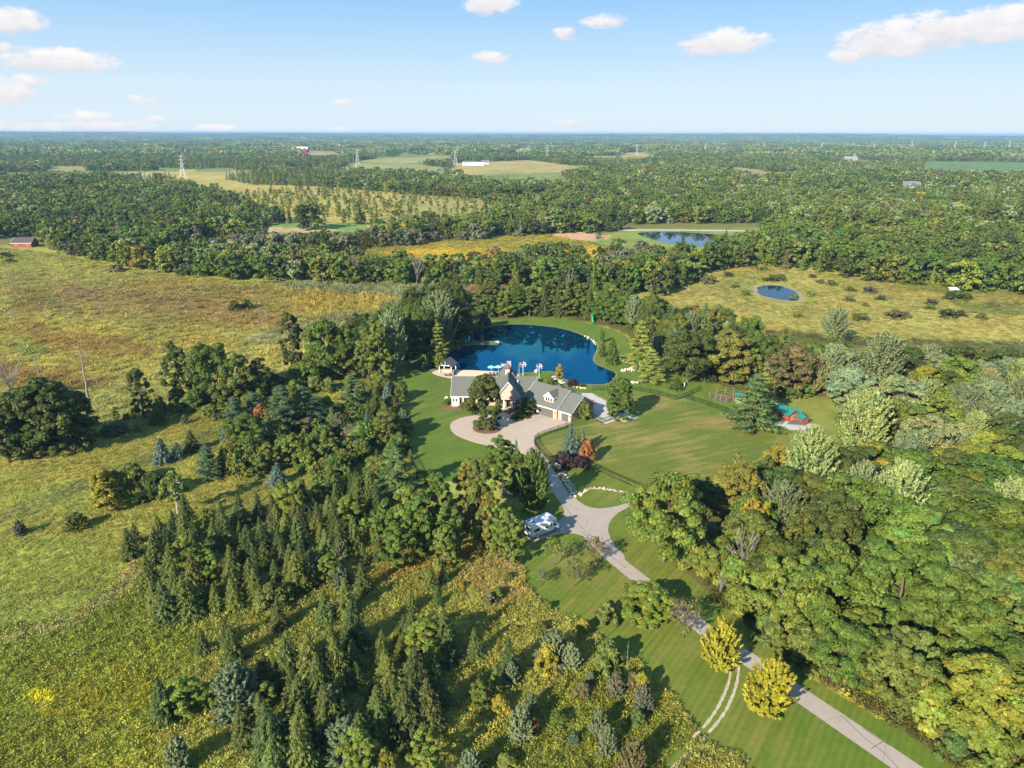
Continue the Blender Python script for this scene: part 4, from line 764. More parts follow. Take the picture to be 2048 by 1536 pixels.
def spruce(name, seed, h=8.0, w=3.6, whorls=24, nb=9, ns=7, droop=.28, ls=.26, z0=.03, irregular=.15):
    rng = np.random.default_rng(seed); C = []; A = []; N = []; cl = []; S = []
    for i in range(whorls):
        t = (i + .5) / whorls; z = h * (z0 + (1 - z0) * t ** .92); L = w / 2 * (1 - t) ** .85 * rng.uniform(1 - irregular, 1 + irregular) + .12
        n_ = max(4, int(round(nb * (1 - .5 * t))))
        for b in range(n_):
            a = 2 * math.pi * (b + rng.uniform(-.3, .3)) / n_ + i * 1.1; Lb = L * rng.uniform(.75, 1.12); d = np.array([math.cos(a), math.sin(a), 0]); sd_ = np.array([-d[1], d[0], 0]); q = max(2, int(round(ns * (Lb / (w / 2)) ** .7))); sh = rng.normal(0, .14)
            for s in range(q):
                f = (s + .7) / q; zz_ = z + Lb * (.12 * f - droop * f * f + (.10 if t > .6 else 0) * f)
                for side in (-1, 0, 1):
                    wd = .24 * Lb * (1.1 - f) + .05
                    C.append(d * Lb * f + sd_ * side * wd + np.array([0, 0, zz_ - abs(side) * .06 * Lb])); A.append(d * 1.0 + sd_ * side * .75 + np.array([0, 0, -.25])); N.append(np.array([0, 0, 1]) + sd_ * side * .45 + d * .35); S.append(ls * (1.15 - .45 * t) * rng.uniform(.8, 1.3)); cl.append(1 + sh + rng.normal(0, .1) + .18 * (f - .5))
    for q in range(10): C.append([0, 0, h * (.93 + .008 * q)]); a = rng.uniform(0, 6.3); A.append([math.cos(a) * .4, math.sin(a) * .4, 1]); N.append([math.cos(a), math.sin(a), .3]); S.append(ls * .8); cl.append(1.1)
    C, A, N = np.array(C), np.array(A, float), norm(np.array(N, float) + rng.normal(0, .3, (len(N), 3))); cl = np.array(cl)
    hu = rng.normal(0, .05, len(cl)); col = np.stack([cl * (1 + hu), cl, cl * (1 - hu)], 1)
    return dict(crown=leaves_mesh(name, C + rng.normal(0, .05, C.shape), N, np.array(S), col, rng, .42, A, NEEDLE), trunk=trunk_mesh(seed, h, w, [], top=.9, r0=.014 * h + .04), h=h, w=w)
def pine(name, seed, h=12.0, w=7.0, levels=11, nb=6, m=42, ls=.26):
    rng = np.random.default_rng(seed); Cc = []; Rc = []; tips = []
    for i in range(levels):
        t = (i + .3) / levels; z = h * (.07 + .9 * t); L = w / 2 * (1.02 - t) ** .75 * rng.uniform(.8, 1.15); n_ = max(3, int(nb * (1 - .35 * t)))
        for b in range(n_):
            a = 2 * math.pi * (b + rng.uniform(-.3, .3)) / n_ + i * .8; Lb = L * rng.uniform(.7, 1.15); d = np.array([math.cos(a), math.sin(a), 0])
            for f in (.45, .72, .98):
                if Lb * f < .3: continue
                Cc.append(d * Lb * f + np.array([rng.normal(0, .1), rng.normal(0, .1), z + .16 * Lb * f])); Rc.append(.13 * w * (1.05 - .45 * t) * rng.uniform(.8, 1.2))
            tips.append(d * Lb + np.array([0, 0, z]))
    Cc.append(np.array([0, 0, h * .95])); Rc.append(.06 * w); Cc, Rc = np.array(Cc), np.array(Rc); k = len(Cc)
    D = rdir(rng, k * m); off = D * np.repeat(Rc, m)[:, None] * rng.uniform(.3, 1, (k * m, 1)) ** .6; off[:, 2] *= .42; outd = np.repeat(norm(Cc * np.array([1, 1, .0]) + np.array([0, 0, .5])), m, 0)
    N = norm(D * .4 + np.array([0, 0, .7]) + rdir(rng, k * m) * .5)
    cr = leaves_mesh(name, np.repeat(Cc, m, 0) + off, N, ls * rng.uniform(.7, 1.3, k * m), shades(rng, rng.normal(0, .1, k), m, .04, .2), rng, .3, outd + D * .9, NEEDLE)
    return dict(crown=cr, trunk=trunk_mesh(seed, h, w, tips[::6], top=.92, r0=.016 * h + .05), h=h, w=w)
def bare(name, seed, h, w, n_=26, fork=True, mat=None, twig=3):
    rng = random.Random(seed); b = MB(); r = .016 * h + .03; top = h * (.5 if fork else .97); pts = []
    p = Vector((0, 0, -.2))
    for k in range(6): q = Vector((rng.uniform(-1, 1) * (.03 if fork else .007) * h, rng.uniform(-1, 1) * (.03 if fork else .007) * h, top * (k + 1) / 6)); b.tube(p, q, r, r * .84, 5, False); r *= .84; pts.append((q, r)); p = q
    for k in range(n_):
        q, rr = pts[rng.randrange(1, 6)]; a = rng.uniform(0, 6.28); L = w / 2 * rng.uniform(.5, 1.1); e = q + Vector((math.cos(a) * L, math.sin(a) * L, (h - q.z) * rng.uniform(.35, .95) if fork else L * rng.uniform(-.1, .5))); b.tube(q, e, rr * .5, .012 * h * .3 + .012, 4, False)
        for j in range(twig):
            s_ = q.lerp(e, rng.uniform(.4, .95)); b.tube(s_, s_ + Vector((rng.uniform(-1, 1), rng.uniform(-1, 1), rng.uniform(0, 1.2))) * L * .45, .02 + .001 * h, .008, 3, False)
    o = b.build('trunk', mat or GREYWOOD, None, False, False); me = o.data; bpy.data.objects.remove(o); return dict(crown=None, trunk=me, h=h, w=w)
def tufts(name, seed, n, wd, ht, asp=.25, ls=.3, lean=.5):
    rng = np.random.default_rng(seed); a = rng.uniform(0, 6.28, n); r = wd / 2 * np.sqrt(rng.random(n)); C = np.stack([np.cos(a) * r, np.sin(a) * r, ht * rng.uniform(.25, .8, n)], 1)
    ax = norm(np.stack([rng.normal(0, lean, n), rng.normal(0, lean, n), np.ones(n)], 1)); N = norm(rng.normal(0, 1, (n, 3)) + np.array([-.4, -.5, .8]))
    c = rng.uniform(.65, 1.3, n); col = np.stack([c * rng.uniform(.9, 1.15, n), c, c * .9], 1)
    return leaves_mesh(name, C, N, ls * rng.uniform(.7, 1.4, n), col, rng, asp, ax)
PR = {}
for i, (h, w, kd, z0) in enumerate([(14, 11.5, 'round', .16), (15, 11, 'egg', .14), (13, 12.5, 'spread', .2), (16, 11, 'egg', .18), (13, 10, 'round', .1)]): PR['oak%d' % i] = decid('crown', 20 + i, h, w, kd, 105, 165, .26, z0, .098)
for i in range(3): PR['poplar%d' % i] = decid('crown', 40 + i, 14, 6.5, 'tall', 90, 120, .24, .1, .10, .35, shell=.7)
for i in range(2): PR['loose%d' % i] = decid('crown', 44 + i, 12, 7, 'egg', 75, 105, .25, .12, .095, .45, shell=.75)
for i in range(3): PR['silver%d' % i] = plume('crown', 50 + i, 15, 10.5, 230, 62, .25)
for i in range(2): PR['maple%d' % i] = plume('crown', 55 + i, 8.5, 7, 230, 52, .23, z0=.06, kind='egg')
for i in range(4): PR['spruce%d' % i] = spruce('crown', 60 + i, 8, 4.2 + .3 * i)
for i in range(2): PR['fatspruce%d' % i] = spruce('crown', 66 + i, 5, 4.2, 18, 10, 7, .15, .28)
for i in range(3): PR['pine%d' % i] = pine('crown', 70 + i)
for i in range(3): PR['shrub%d' % i] = decid('crown', 80 + i, 3.2, 4.2, 'dome', 46, 80, .20, .05, .13, .3)
for i in range(2): PR['willow%d' % i] = plume('crown', 84 + i, 4.6, 5.0, 190, 46, .17, z0=.04, kind='dome')
PR['column0'] = decid('crown', 90, 5.5, 1.7, 'column', 120, 46, .14, .02, .12, .06, shell=.9); PR['hornbeam0'] = decid('crown', 91, 12, 6.6, 'ovoid', 240, 105, .19, .03, .075, .08, shell=.9); PR['dense0'] = decid('crown', 92, 13, 8.5, 'ovoid', 170, 110, .24, .06, .085, .2, shell=.85)
for i in range(3): PR['dead%d' % i] = bare('trunk', 95 + i, 9, 4.5, 22)
for i in range(3): PR['snag%d' % i] = bare('trunk', 98 + i, 9, 1.8, 9, False, twig=1)
_sp = bare('trunk', 105, 4.5, 4.6, 22, True, BARK, 4); _cr = decid('crown', 106, 4.5, 4.8, 'round', 40, 16, .17, .35, .14, .3); PR['orchard0'] = dict(crown=_cr['crown'], trunk=_sp['trunk'], h=4.5, w=4.8)
_sp = bare('trunk', 107, 8.5, 3.4, 14, False, PALEBARK, 1); _cr = decid('crown', 108, 8.5, 4, 'egg', 44, 40, .24, .3, .12, .3); PR['birch0'] = dict(crown=_cr['crown'], trunk=_sp['trunk'], h=8.5, w=4)
# lighter versions for far away
for i in range(4): PR['mid%d' % i] = decid('crown', 120 + i, 13, 10.5, ('round', 'egg', 'spread', 'egg')[i], 42, 34, .62, .06, .125, .35)
for i in range(2): PR['midpop%d' % i] = decid('crown', 126 + i, 13, 5.5, 'tall', 30, 30, .55, .04, .13, .35)
for i in range(2): PR['midspruce%d' % i] = spruce('crown', 128 + i, 11, 4.5, 14, 7, 4, .25, .55)
for i in range(2): PR['midshrub%d' % i] = decid('crown', 130 + i, 4.2, 6, 'dome', 30, 26, .42, .03, .14, .3)
for i in range(4): PR['low%d' % i] = decid('crown', 140 + i, 13, 11, ('round', 'egg', 'spread', 'round')[i], 18, 12, 1.15, .02, .16, .35)
PR['lowspruce0'] = spruce('crown', 146, 13, 5, 8, 5, 3, .2, 1.0)
def patch(name, seed, n, wd):
    rng = np.random.default_rng(seed); C = []; 
    for k in range(n):
        a = rng.uniform(-wd / 2, wd / 2, 2); h = rng.uniform(9, 16); r = rng.uniform(4.5, 7); D = rdir(rng, 14); D[:, 2] = np.abs(D[:, 2]); C.append(np.c_[a[0] + D[:, 0] * r, a[1] + D[:, 1] * r, h - r * .8 + D[:, 2] * r * .8 - 2])
    m_ = len(C[0]); P = np.concatenate(C); N = norm(np.concatenate([c - c.mean(0) + np.array([0, 0, 3]) for c in C]) + rng.normal(0, 1, P.shape))
    return leaves_mesh(name, P, N, rng.uniform(2.0, 3.2, len(P)), shades(rng, rng.normal(0, .2, n), m_, .08, .15), rng, .8)
PATCH = [patch('crown', 150 + i, 26, 56) for i in range(3)]
# ------------------------------------------------------------------ planting
TINT = dict(dark=((.066, .084, .018), 'dark green'), green=((.092, .132, .022), 'mid green'), olive=((.118, .134, .028), 'olive green'), lime=((.145, .175, .028), 'light yellow green'), sun=((.31, .265, .024), 'yellow'), ygreen=((.185, .19, .028), 'yellow green'), yellow=((.275, .215, .026), 'yellow'), gold=((.175, .155, .03), 'golden'), silver=((.19, .215, .11), 'silvery green'), pale=((.265, .30, .115), 'pale green'), rust=((.24, .10, .035), 'rusty orange'), red=((.30, .075, .03), 'red orange'), brown=((.135, .112, .05), 'brownish'), grey=((.135, .13, .085), 'grey brown'), spruce=((.066, .082, .020), 'dark green'), lightspruce=((.10, .115, .024), 'lighter green'), blue=((.085, .12, .105), 'blue grey'), pine=((.12, .165, .055), 'soft green'), bpine=((.075, .12, .06), 'bluish green'), ypine=((.23, .25, .05), 'bright green'), purple=((.045, .022, .030), 'dark purple'), sage=((.145, .165, .09), 'sage grey'))  # lightspruce: paler green tint drawn at random among the spruces
KINDS = dict(oak=('broadleaf_tree', 'tree'), dense=('broadleaf_tree', 'tree'), mid=('broadleaf_tree', 'tree'), poplar=('poplar_tree', 'tree'), midpop=('poplar_tree', 'tree'), loose=('slender_tree', 'tree'), silver=('silver_maple_tree', 'tree'), maple=('maple_tree', 'tree'), spruce=('spruce_tree', 'spruce'), midspruce=('spruce_tree', 'spruce'), fatspruce=('round_spruce', 'spruce'), pine=('pine_tree', 'pine'), shrub=('shrub', 'shrub'), midshrub=('shrub', 'shrub'), willow=('willow_shrub', 'shrub'), column=('columnar_evergreen', 'evergreen'), hornbeam=('columnar_tree', 'tree'), dead=('dead_tree', 'dead tree'), snag=('bare_snag', 'dead tree'), orchard=('orchard_tree', 'tree'), birch=('birch_tree', 'birch'))
WORD = dict(dense='dense tree', oak='broad tree', mid='tree', poplar='tall narrow tree', midpop='narrow tree', loose='slender tree', silver='feathery maple', maple='maple', spruce='spruce', midspruce='spruce', fatspruce='round spruce', pine='pine', shrub='shrub', midshrub='bush', willow='willow shrub', column='columnar evergreen', hornbeam='columnar tree', dead='bare dead tree', snag='dead trunk', orchard='orchard tree', birch='birch')
COUNT = {}; AUTO = []; PLANTED = []
NV = {}
for k in PR: b_ = k.rstrip('0123456789'); NV[b_] = NV.get(b_, 0) + 1
def vary(c, rng, v=.13):
    a = 1 + rng.normal(0, v); hshift = rng.normal(0, v * .6); return tuple(float(max(.004, x)) for x in (c[0] * a * (1 + hshift) * 1.03, c[1] * a * 1.08, c[2] * a * (1 - hshift) * .95))
def plant(kind, pos, h, w, tint, label=None, group=None, lm=None, v=.10):
    name, cat = KINDS[kind]; p = PR[kind + str(RNG.integers(NV[kind]))]; COUNT[name] = COUNT.get(name, 0) + 1
    t = bpy.data.objects.new(name, None); COL.objects.link(t); t.location = pos; t.empty_display_size = .5; t.rotation_euler = (float(RNG.normal(0, .03)), float(RNG.normal(0, .03)), float(RNG.uniform(0, 6.28))); t['category'] = cat; t['group'] = group or {'tree': 'trees', 'spruce': 'spruces', 'shrub': 'shrubs'}.get(cat, cat + 's') + ' around the estate'
    s = (w / p['w'], w / p['w'], h / p['h']); c = vary(TINT[tint][0], RNG, v)
    for nm in ('crown', 'trunk'):
        if p[nm] is None: continue
        o = bpy.data.objects.new(nm, p[nm]); COL.objects.link(o); o.parent = t; o.scale = s
        if nm == 'crown': o['tint'] = c
    PLANTED.append((pos.x, pos.y, w))
    x, y = PX((pos.x, pos.y, h * .6))
    if label:
        t['label'] = label
        if lm: LANDMARKS.append((lm, x, y))
    else: AUTO.append((t, kind, tint, h, w, x, y, pos))
    return t
def T(kind, x, yt, yb, wpx, tint, label=None, lm=None, group=None, hmul=1.0):
    g = G(x, yb); h = height_for(g, yt); w = wpx * (g - Vector((0, 0, H))).dot(FW) / F
    return plant(kind, g, max(.8, h) * hmul, max(.6, w), tint, label, group, lm, .05)
HAND = [
 # house and lawns
 ('dense', 974, 748, 858, 62, 'dark', 'big dark round tree on the mulch island of the drive court', 'the big court tree'),
 ('oak', 1050, 794, 829, 42, 'dark', 'low spreading dark tree by the front entrance', None),
 ('hornbeam', 1238, 751, 838, 52, 'green', 'large egg shaped tree beside the pale concrete court', 'the egg shaped tree'),
 ('shrub', 1168, 803, 838, 34, 'olive', 'bushy shrub against the garage end wall', None),
 ('spruce', 1141, 848, 912, 48, 'blue', 'tall blue spruce by the drive court fence', 'the tall blue spruce'),
 ('spruce', 1164, 856, 906, 36, 'sage', 'thin grey spruce right of the tall blue spruce', None),
 ('shrub', 1172, 880, 922, 36, 'rust', 'orange bush at the foot of the blue spruce', 'the orange bush'),
 ('shrub', 1129, 904, 934, 38, 'purple', 'dark red purple bush behind the gate pillar', 'the purple bush'),
 ('shrub', 1157, 915, 934, 40, 'purple', 'low blackish purple bush right of the dark red one', None),
 ('shrub', 1040, 822, 836, 34, 'dark', 'clipped dark hedge in the entrance bed', None),
 ('shrub', 928, 806, 816, 22, 'green', 'low hedge bush left under the brick wing', None), ('shrub', 948, 806, 818, 22, 'green', 'low hedge bush right under the brick wing', None), ('shrub', 893, 797, 809, 16, 'green', 'small bush at the left corner of the house', None),
 ('shrub', 982, 852, 863, 10, 'yellow', 'little yellow bush on the mulch island', None),
 ('column', 850, 707, 739, 11, 'lime', 'left columnar evergreen by the pavilion pond arm', None), ('column', 878, 704, 737, 14, 'lime', 'columnar evergreen directly behind the pavilion', None),
 ('column', 1119, 727, 757, 15, 'yellow', 'golden columnar evergreen on the near pond shore', None), ('column', 1204, 658, 685, 9, 'green', 'slim columnar evergreen on the far right pond bank', None), ('column', 1201, 681, 714, 11, 'lime', 'columnar evergreen at the right pond edge', None),
 ('column', 1206, 684, 714, 9, 'green', 'second columnar evergreen at the right pond edge', None),
 ('fatspruce', 1226, 676, 727, 32, 'dark', 'dark cone spruce on the right pond bank', 'the dark cone spruce'),
 ('pine', 1279, 634, 738, 60, 'ypine', 'bright pale green pine right of the pond', 'the bright pine'), ('pine', 1302, 696, 766, 56, 'ypine', 'bright green pine below the inlet rocks', 'the lower bright pine'),
 ('pine', 876, 643, 728, 46, 'ypine', 'lone yellow green pine at the left pond shore', 'the lone shore pine'),
 ('fatspruce', 1353, 754, 778, 30, 'spruce', 'low round spruce on the lawn beside a white post', None),
 ('pine', 1500, 742, 862, 96, 'pine', 'large white pine in front of the red shed', 'the large white pine'), ('pine', 1525, 742, 830, 58, 'ypine', 'light green pine just behind the large white pine', None),
 ('spruce', 964, 667, 684, 9, 'yellow', 'small golden conifer on the grassy spit', None), ('spruce', 943, 667, 682, 9, 'olive', 'small olive conifer on the grassy spit', None),
 ('shrub', 1100, 755, 768, 20, 'olive', 'round shrub behind the house ridge', None), ('shrub', 1146, 758, 772, 22, 'purple', 'dark red shrub on the near pond shore', None), ('shrub', 1113, 764, 774, 12, 'dark', 'dark shrub between house roof and pond', None), ('shrub', 1163, 767, 774, 14, 'green', 'low green shrub on the shore right of the dark red one', None),
 # along the drive
 ('poplar', 1003, 872, 990, 66, 'green', 'tall bright green tree by the drive apron', 'the tall tree by the apron'), ('spruce', 1030, 880, 985, 36, 'blue', 'blue spruce behind the tall tree by the apron', None),
 ('maple', 1068, 898, 1022, 72, 'green', 'leafy maple overhanging the drive at the gate', 'the maple at the gate'), ('poplar', 1044, 905, 1000, 40, 'dark', 'dark narrow tree left of the gate maple', None),
 ('poplar', 1020, 1012, 1132, 50, 'lime', 'yellow green tree right behind the motorhome', 'the yellow green tree by the motorhome'),
 ('poplar', 938, 918, 1070, 58, 'gold', 'tan golden poplar left of the drive trees', 'the tan golden poplar'), ('poplar', 966, 915, 1095, 56, 'olive', 'olive gold poplar right beside the tan one', None), ('loose', 975, 980, 1105, 46, 'gold', 'golden slender tree below the tan poplar', None), ('loose', 995, 1010, 1120, 40, 'lime', 'lime slender tree left of the motorhome tree', None),
 ('loose', 775, 1000, 1110, 56, 'green', 'leafy tree at the left end of the poplar clump', None), ('loose', 815, 975, 1105, 66, 'lime', 'sunlit leafy tree in the poplar clump', 'the poplar clump'), ('loose', 850, 985, 1120, 70, 'green', 'front leafy tree in the poplar clump', None), ('loose', 880, 945, 1095, 62, 'green', 'tallest leafy tree in the poplar clump', None), ('loose', 905, 1000, 1125, 56, 'olive', 'olive leafy tree at the right of the poplar clump', None), ('loose', 800, 1040, 1140, 60, 'green', 'low leafy tree at the front of the poplar clump', None), ('loose', 890, 1050, 1145, 50, 'lime', 'lowest yellowish tree at the right front of the poplar clump', None),
 ('oak', 1326, 955, 1122, 150, 'lime', 'big spreading walnut at the lawn edge right of the junction', 'the big walnut'),
 ('orchard', 1108, 1077, 1131, 42, 'lime', 'leafy orchard tree nearest the motorhome', None), ('orchard', 1192, 1077, 1131, 44, 'brown', 'brownish sparse orchard tree beside the drive', 'the brownish orchard tree'), ('orchard', 1150, 1122, 1172, 46, 'olive', 'middle orchard tree on the front lawn', None), ('orchard', 1084, 1140, 1170, 30, 'sage', 'little grey orchard tree on the left of the lawn', None),
 ('shrub', 1213, 1203, 1245, 46, 'olive', 'round yellowish bush on the front lawn', None), ('dense', 1290, 1170, 1240, 94, 'lime', 'wide arching bush beside the drive', 'the wide arching bush'), ('orchard', 1366, 1200, 1275, 66, 'brown', 'brown sparse tree below the wide arching bush', None),
 ('maple', 1437, 1238, 1338, 86, 'sun', 'upper yellow maple beside the drive', 'the upper yellow maple'), ('maple', 1527, 1312, 1424, 104, 'sun', 'lower larger yellow maple beside the drive', 'the lower yellow maple'),
 ('shrub', 1352, 945, 972, 30, 'rust', 'dusky red bush at the lawn corner by the walnut', None),
 # left tree line
 ('dense', 108, 755, 905, 108, 'dark', 'huge dark rounded tree at the left edge of the meadow', 'the huge left tree'), ('dense', 152, 782, 898, 88, 'dark', 'dark rounded tree merging with the right side of the huge left tree', None), ('dense', 60, 775, 910, 96, 'dark', 'dark rounded tree merging with the left side of the huge left tree', None), ('poplar', 18, 800, 925, 64, 'dark', 'dark tree left of the huge rounded tree', None),
 ('poplar', 366, 680, 800, 50, 'dark', 'narrow dark tree at the left of the marsh edge row', 'the narrow dark tree'), ('oak', 425, 688, 800, 74, 'green', 'broad tree beside the narrow dark tree', None), ('oak', 480, 705, 806, 70, 'olive', 'yellowish broad tree in the marsh edge row', None), ('poplar', 525, 715, 800, 46, 'dark', 'dark tree at the right of the marsh edge row', None), ('poplar', 291, 733, 836, 42, 'dark', 'slender leaning dark tree left of the marsh edge row', None),
 ('poplar', 585, 622, 752, 46, 'dark', 'tall dark column tree standing before the marsh', 'the tall dark column tree'), ('oak', 655, 640, 765, 72, 'green', 'leafy green tree right of the dark column tree', None), ('poplar', 697, 655, 760, 50, 'olive', 'olive tree at the marsh edge right of the leafy one', None), ('shrub', 605, 725, 770, 56, 'green', 'green thicket under the dark column tree', None),
 ('poplar', 738, 655, 762, 48, 'olive', 'olive green poplar left of the pond', None), ('poplar', 762, 645, 765, 50, 'lime', 'pale sunlit poplar left of the pond', 'the pale sunlit poplar'), ('silver', 783, 618, 750, 70, 'silver', 'silver topped tree left of the pond', 'the silver topped tree'), ('oak', 818, 636, 735, 66, 'dark', 'dark tree between silver top and pond', None),
 ('oak', 850, 620, 720, 70, 'dark', 'dark tree at the left pond corner', None), ('silver', 880, 580, 700, 84, 'silver', 'large silver tree at the head of the pond', 'the large silver tree by the pond'), ('oak', 912, 592, 690, 70, 'dark', 'dark tree right of the large silver tree', None), ('silver', 935, 606, 676, 46, 'sage', 'grey green tree at the far left pond shore', None), ('shrub', 962, 618, 660, 44, 'dark', 'dark bush at the far left pond shore', None),
 # upper left meadow
 ('willow', 237, 842, 868, 54, 'sage', 'grey green round bush right of the huge left tree', None), ('willow', 214, 850, 872, 30, 'sage', 'smaller grey green bush nearest the huge left tree', None), ('willow', 318, 815, 848, 40, 'olive', 'yellowish bush at the meadow edge under the slender dark tree', None),
 ('fatspruce', 326, 876, 926, 42, 'blue', 'larger blue spruce in the upper left meadow', 'the larger blue spruce'), ('fatspruce', 356, 884, 918, 28, 'blue', 'smaller blue spruce beside the larger one', None), ('fatspruce', 384, 860, 902, 38, 'spruce', 'dark spruce right of the two blue spruces', None), ('pine', 420, 888, 958, 58, 'bpine', 'bluish pine in the upper left meadow', None), ('spruce', 448, 890, 948, 34, 'spruce', 'dark spruce leaning on the bluish meadow pine', None), ('spruce', 452, 850, 892, 26, 'blue', 'slim blue spruce under the white pine group', None),
 ('shrub', 314, 946, 1000, 52, 'dark', 'dark rounded shrub below the blue spruces', None), ('poplar', 216, 938, 1024, 54, 'yellow', 'yellow green tree in the open left meadow', 'the yellow meadow tree'), ('shrub', 245, 945, 1010, 50, 'olive', 'olive bush behind the yellow meadow tree', None), ('birch', 357, 940, 1032, 44, 'lime', 'white stemmed birch in the left meadow', 'the white stemmed birch'),
 ('willow', 155, 1026, 1058, 52, 'olive', 'round olive bush alone in the left meadow', 'the lone round bush'), ('willow', 42, 1042, 1070, 30, 'grey', 'small greyish bush left of the lone round bush', None), ('shrub', 265, 930, 968, 60, 'olive', 'scrubby olive bush right of the yellow meadow tree', None),
 ('pine', 476, 790, 858, 62, 'bpine', 'leftmost pine of the bluish white pine group', None), ('pine', 510, 782, 845, 58, 'bpine', 'second pine of the bluish white pine group', None), ('pine', 570, 768, 868, 86, 'bpine', 'biggest pine of the bluish white pine group', 'the bluish white pine group'), ('pine', 612, 768, 852, 70, 'bpine', 'right upper pine of the bluish white pine group', None), ('pine', 634, 790, 850, 54, 'bpine', 'rightmost pine of the bluish white pine group', None), ('oak', 500, 830, 905, 70, 'green', 'green rounded tree below the white pine group', None),
 ('shrub', 526, 812, 858, 36, 'rust', 'rusty orange bush among the white pines', 'the rusty bush among the pines'), ('loose', 540, 885, 945, 36, 'gold', 'golden young tree below the rusty bush', None), ('loose', 590, 868, 935, 46, 'lime', 'lime young tree right of the golden one', None), ('shrub', 560, 850, 890, 50, 'olive', 'olive thicket below the biggest white pine', None), ('loose', 660, 860, 925, 44, 'olive', 'olive young tree beside the mown path', None), ('fatspruce', 556, 925, 968, 42, 'blue', 'round blue grey spruce in the meadow centre', 'the round blue grey spruce'),
 ('loose', 480, 905, 960, 30, 'lime', 'small lime tree left of the round blue grey spruce', None), ('poplar', 460, 870, 905, 22, 'gold', 'small gold tree beside the slim blue spruce', None),
 ('pine', 707, 748, 822, 62, 'pine', 'soft green pine at the upper end of the mown path', None), ('spruce', 750, 772, 838, 38, 'spruce', 'dark spruce left of the lawn fence corner', None), ('fatspruce', 776, 764, 808, 32, 'blue', 'blue spruce tucked against the lawn fence', 'the blue spruce by the lawn fence'), ('spruce', 738, 800, 850, 34, 'spruce', 'dark spruce below the soft green pine', None),
 ('oak', 776, 822, 892, 58, 'olive', 'rounded olive tree against the lawn fence', None), ('spruce', 738, 820, 880, 30, 'blue', 'dim blue spruce left of the olive fence tree', None), ('pine', 795, 893, 990, 84, 'pine', 'full soft green pine at the lower lawn fence', 'the full pine at the lawn fence'), ('shrub', 720, 880, 915, 50, 'olive', 'olive scrub left of the full fence pine', None), ('shrub', 750, 915, 950, 46, 'lime', 'lime scrub beside the full fence pine', None), ('shrub', 690, 900, 930, 40, 'gold', 'golden scrub on the mown path edge', None),
 # silver shrubs of the foreground
 ('willow', 480, 1330, 1425, 120, 'sage', 'large sage shrub among the dark foreground spruces', 'the large sage shrub'), ('willow', 370, 1368, 1412, 44, 'sage', 'small sage shrub left of the large one', None), ('willow', 668, 1372, 1445, 84, 'sage', 'sage shrub right of centre in the dark spruces', None), ('willow', 690, 1440, 1510, 110, 'sage', 'wide sage shrub near the bottom edge', 'the wide sage shrub'), ('willow', 850, 1232, 1275, 56, 'sage', 'left half of the sage shrub pair in the goldenrod', None), ('willow', 886, 1232, 1290, 64, 'silver', 'right half of the sage shrub pair in the goldenrod', 'the sage shrub pair'),
 ('willow', 1105, 1260, 1330, 80, 'sage', 'big grey green shrub by the front lawn edge', 'the big grey green shrub'), ('willow', 1140, 1285, 1335, 56, 'silver', 'pale shrub right behind the big grey green one', None), ('shrub', 1090, 1290, 1345, 44, 'yellow', 'yellow green shrub in front of the big grey green one', None), ('willow', 1022, 1325, 1365, 46, 'sage', 'sage shrub above the pair of lone spruces', None), ('willow', 1042, 1415, 1480, 62, 'silver', 'silver shrub with orange patch near the bottom', 'the silver bottom shrub'), ('shrub', 1068, 1435, 1465, 20, 'rust', 'orange patch bush beside the silver bottom shrub', None), ('willow', 1196, 1415, 1470, 46, 'sage', 'upper sage shrub of the right bottom pair', None), ('willow', 1212, 1450, 1505, 52, 'sage', 'lower sage shrub of the right bottom pair', 'the right bottom sage pair'), ('willow', 1060, 1385, 1425, 34, 'sage', 'small sage shrub above the silver bottom one', None), ('willow', 940, 1500, 1560, 66, 'sage', 'sage shrub cut by the bottom edge', None), ('willow', 360, 1470, 1540, 64, 'silver', 'silver shrub at the bottom left of the spruces', None), ('loose', 725, 1455, 1560, 66, 'lime', 'lime young tree at the bottom edge', 'the lime bottom tree'), ('loose', 855, 1460, 1560, 60, 'lime', 'second lime young tree right along the bottom edge', None), ('shrub', 780, 1500, 1560, 40, 'gold', 'golden bush between the two lime bottom trees', None),
 ('willow', 1262, 1480, 1560, 70, 'brown', 'brown dull bush low on the right meadow', None), ('willow', 1230, 1345, 1390, 46, 'grey', 'greyish bush by the ragged lawn edge', None), ('willow', 1285, 1370, 1420, 52, 'grey', 'bare grey bush below the ragged lawn edge', None), ('shrub', 1282, 1345, 1385, 34, 'yellow', 'yellow bush on the ragged lawn edge', None), ('shrub', 1215, 1290, 1345, 60, 'olive', 'olive bush on the ragged lawn edge', None),
 ('snag', 1254, 1285, 1345, 10, 'grey', 'thin pale dead sapling at the lawn edge', None), ('snag', 1190, 1262, 1300, 8, 'grey', 'small pale dead sapling by the goldenrod', None), ('shrub', 1165, 1240, 1270, 30, 'yellow', 'yellow bush at the lawn notch', None),
 # right wood landmarks
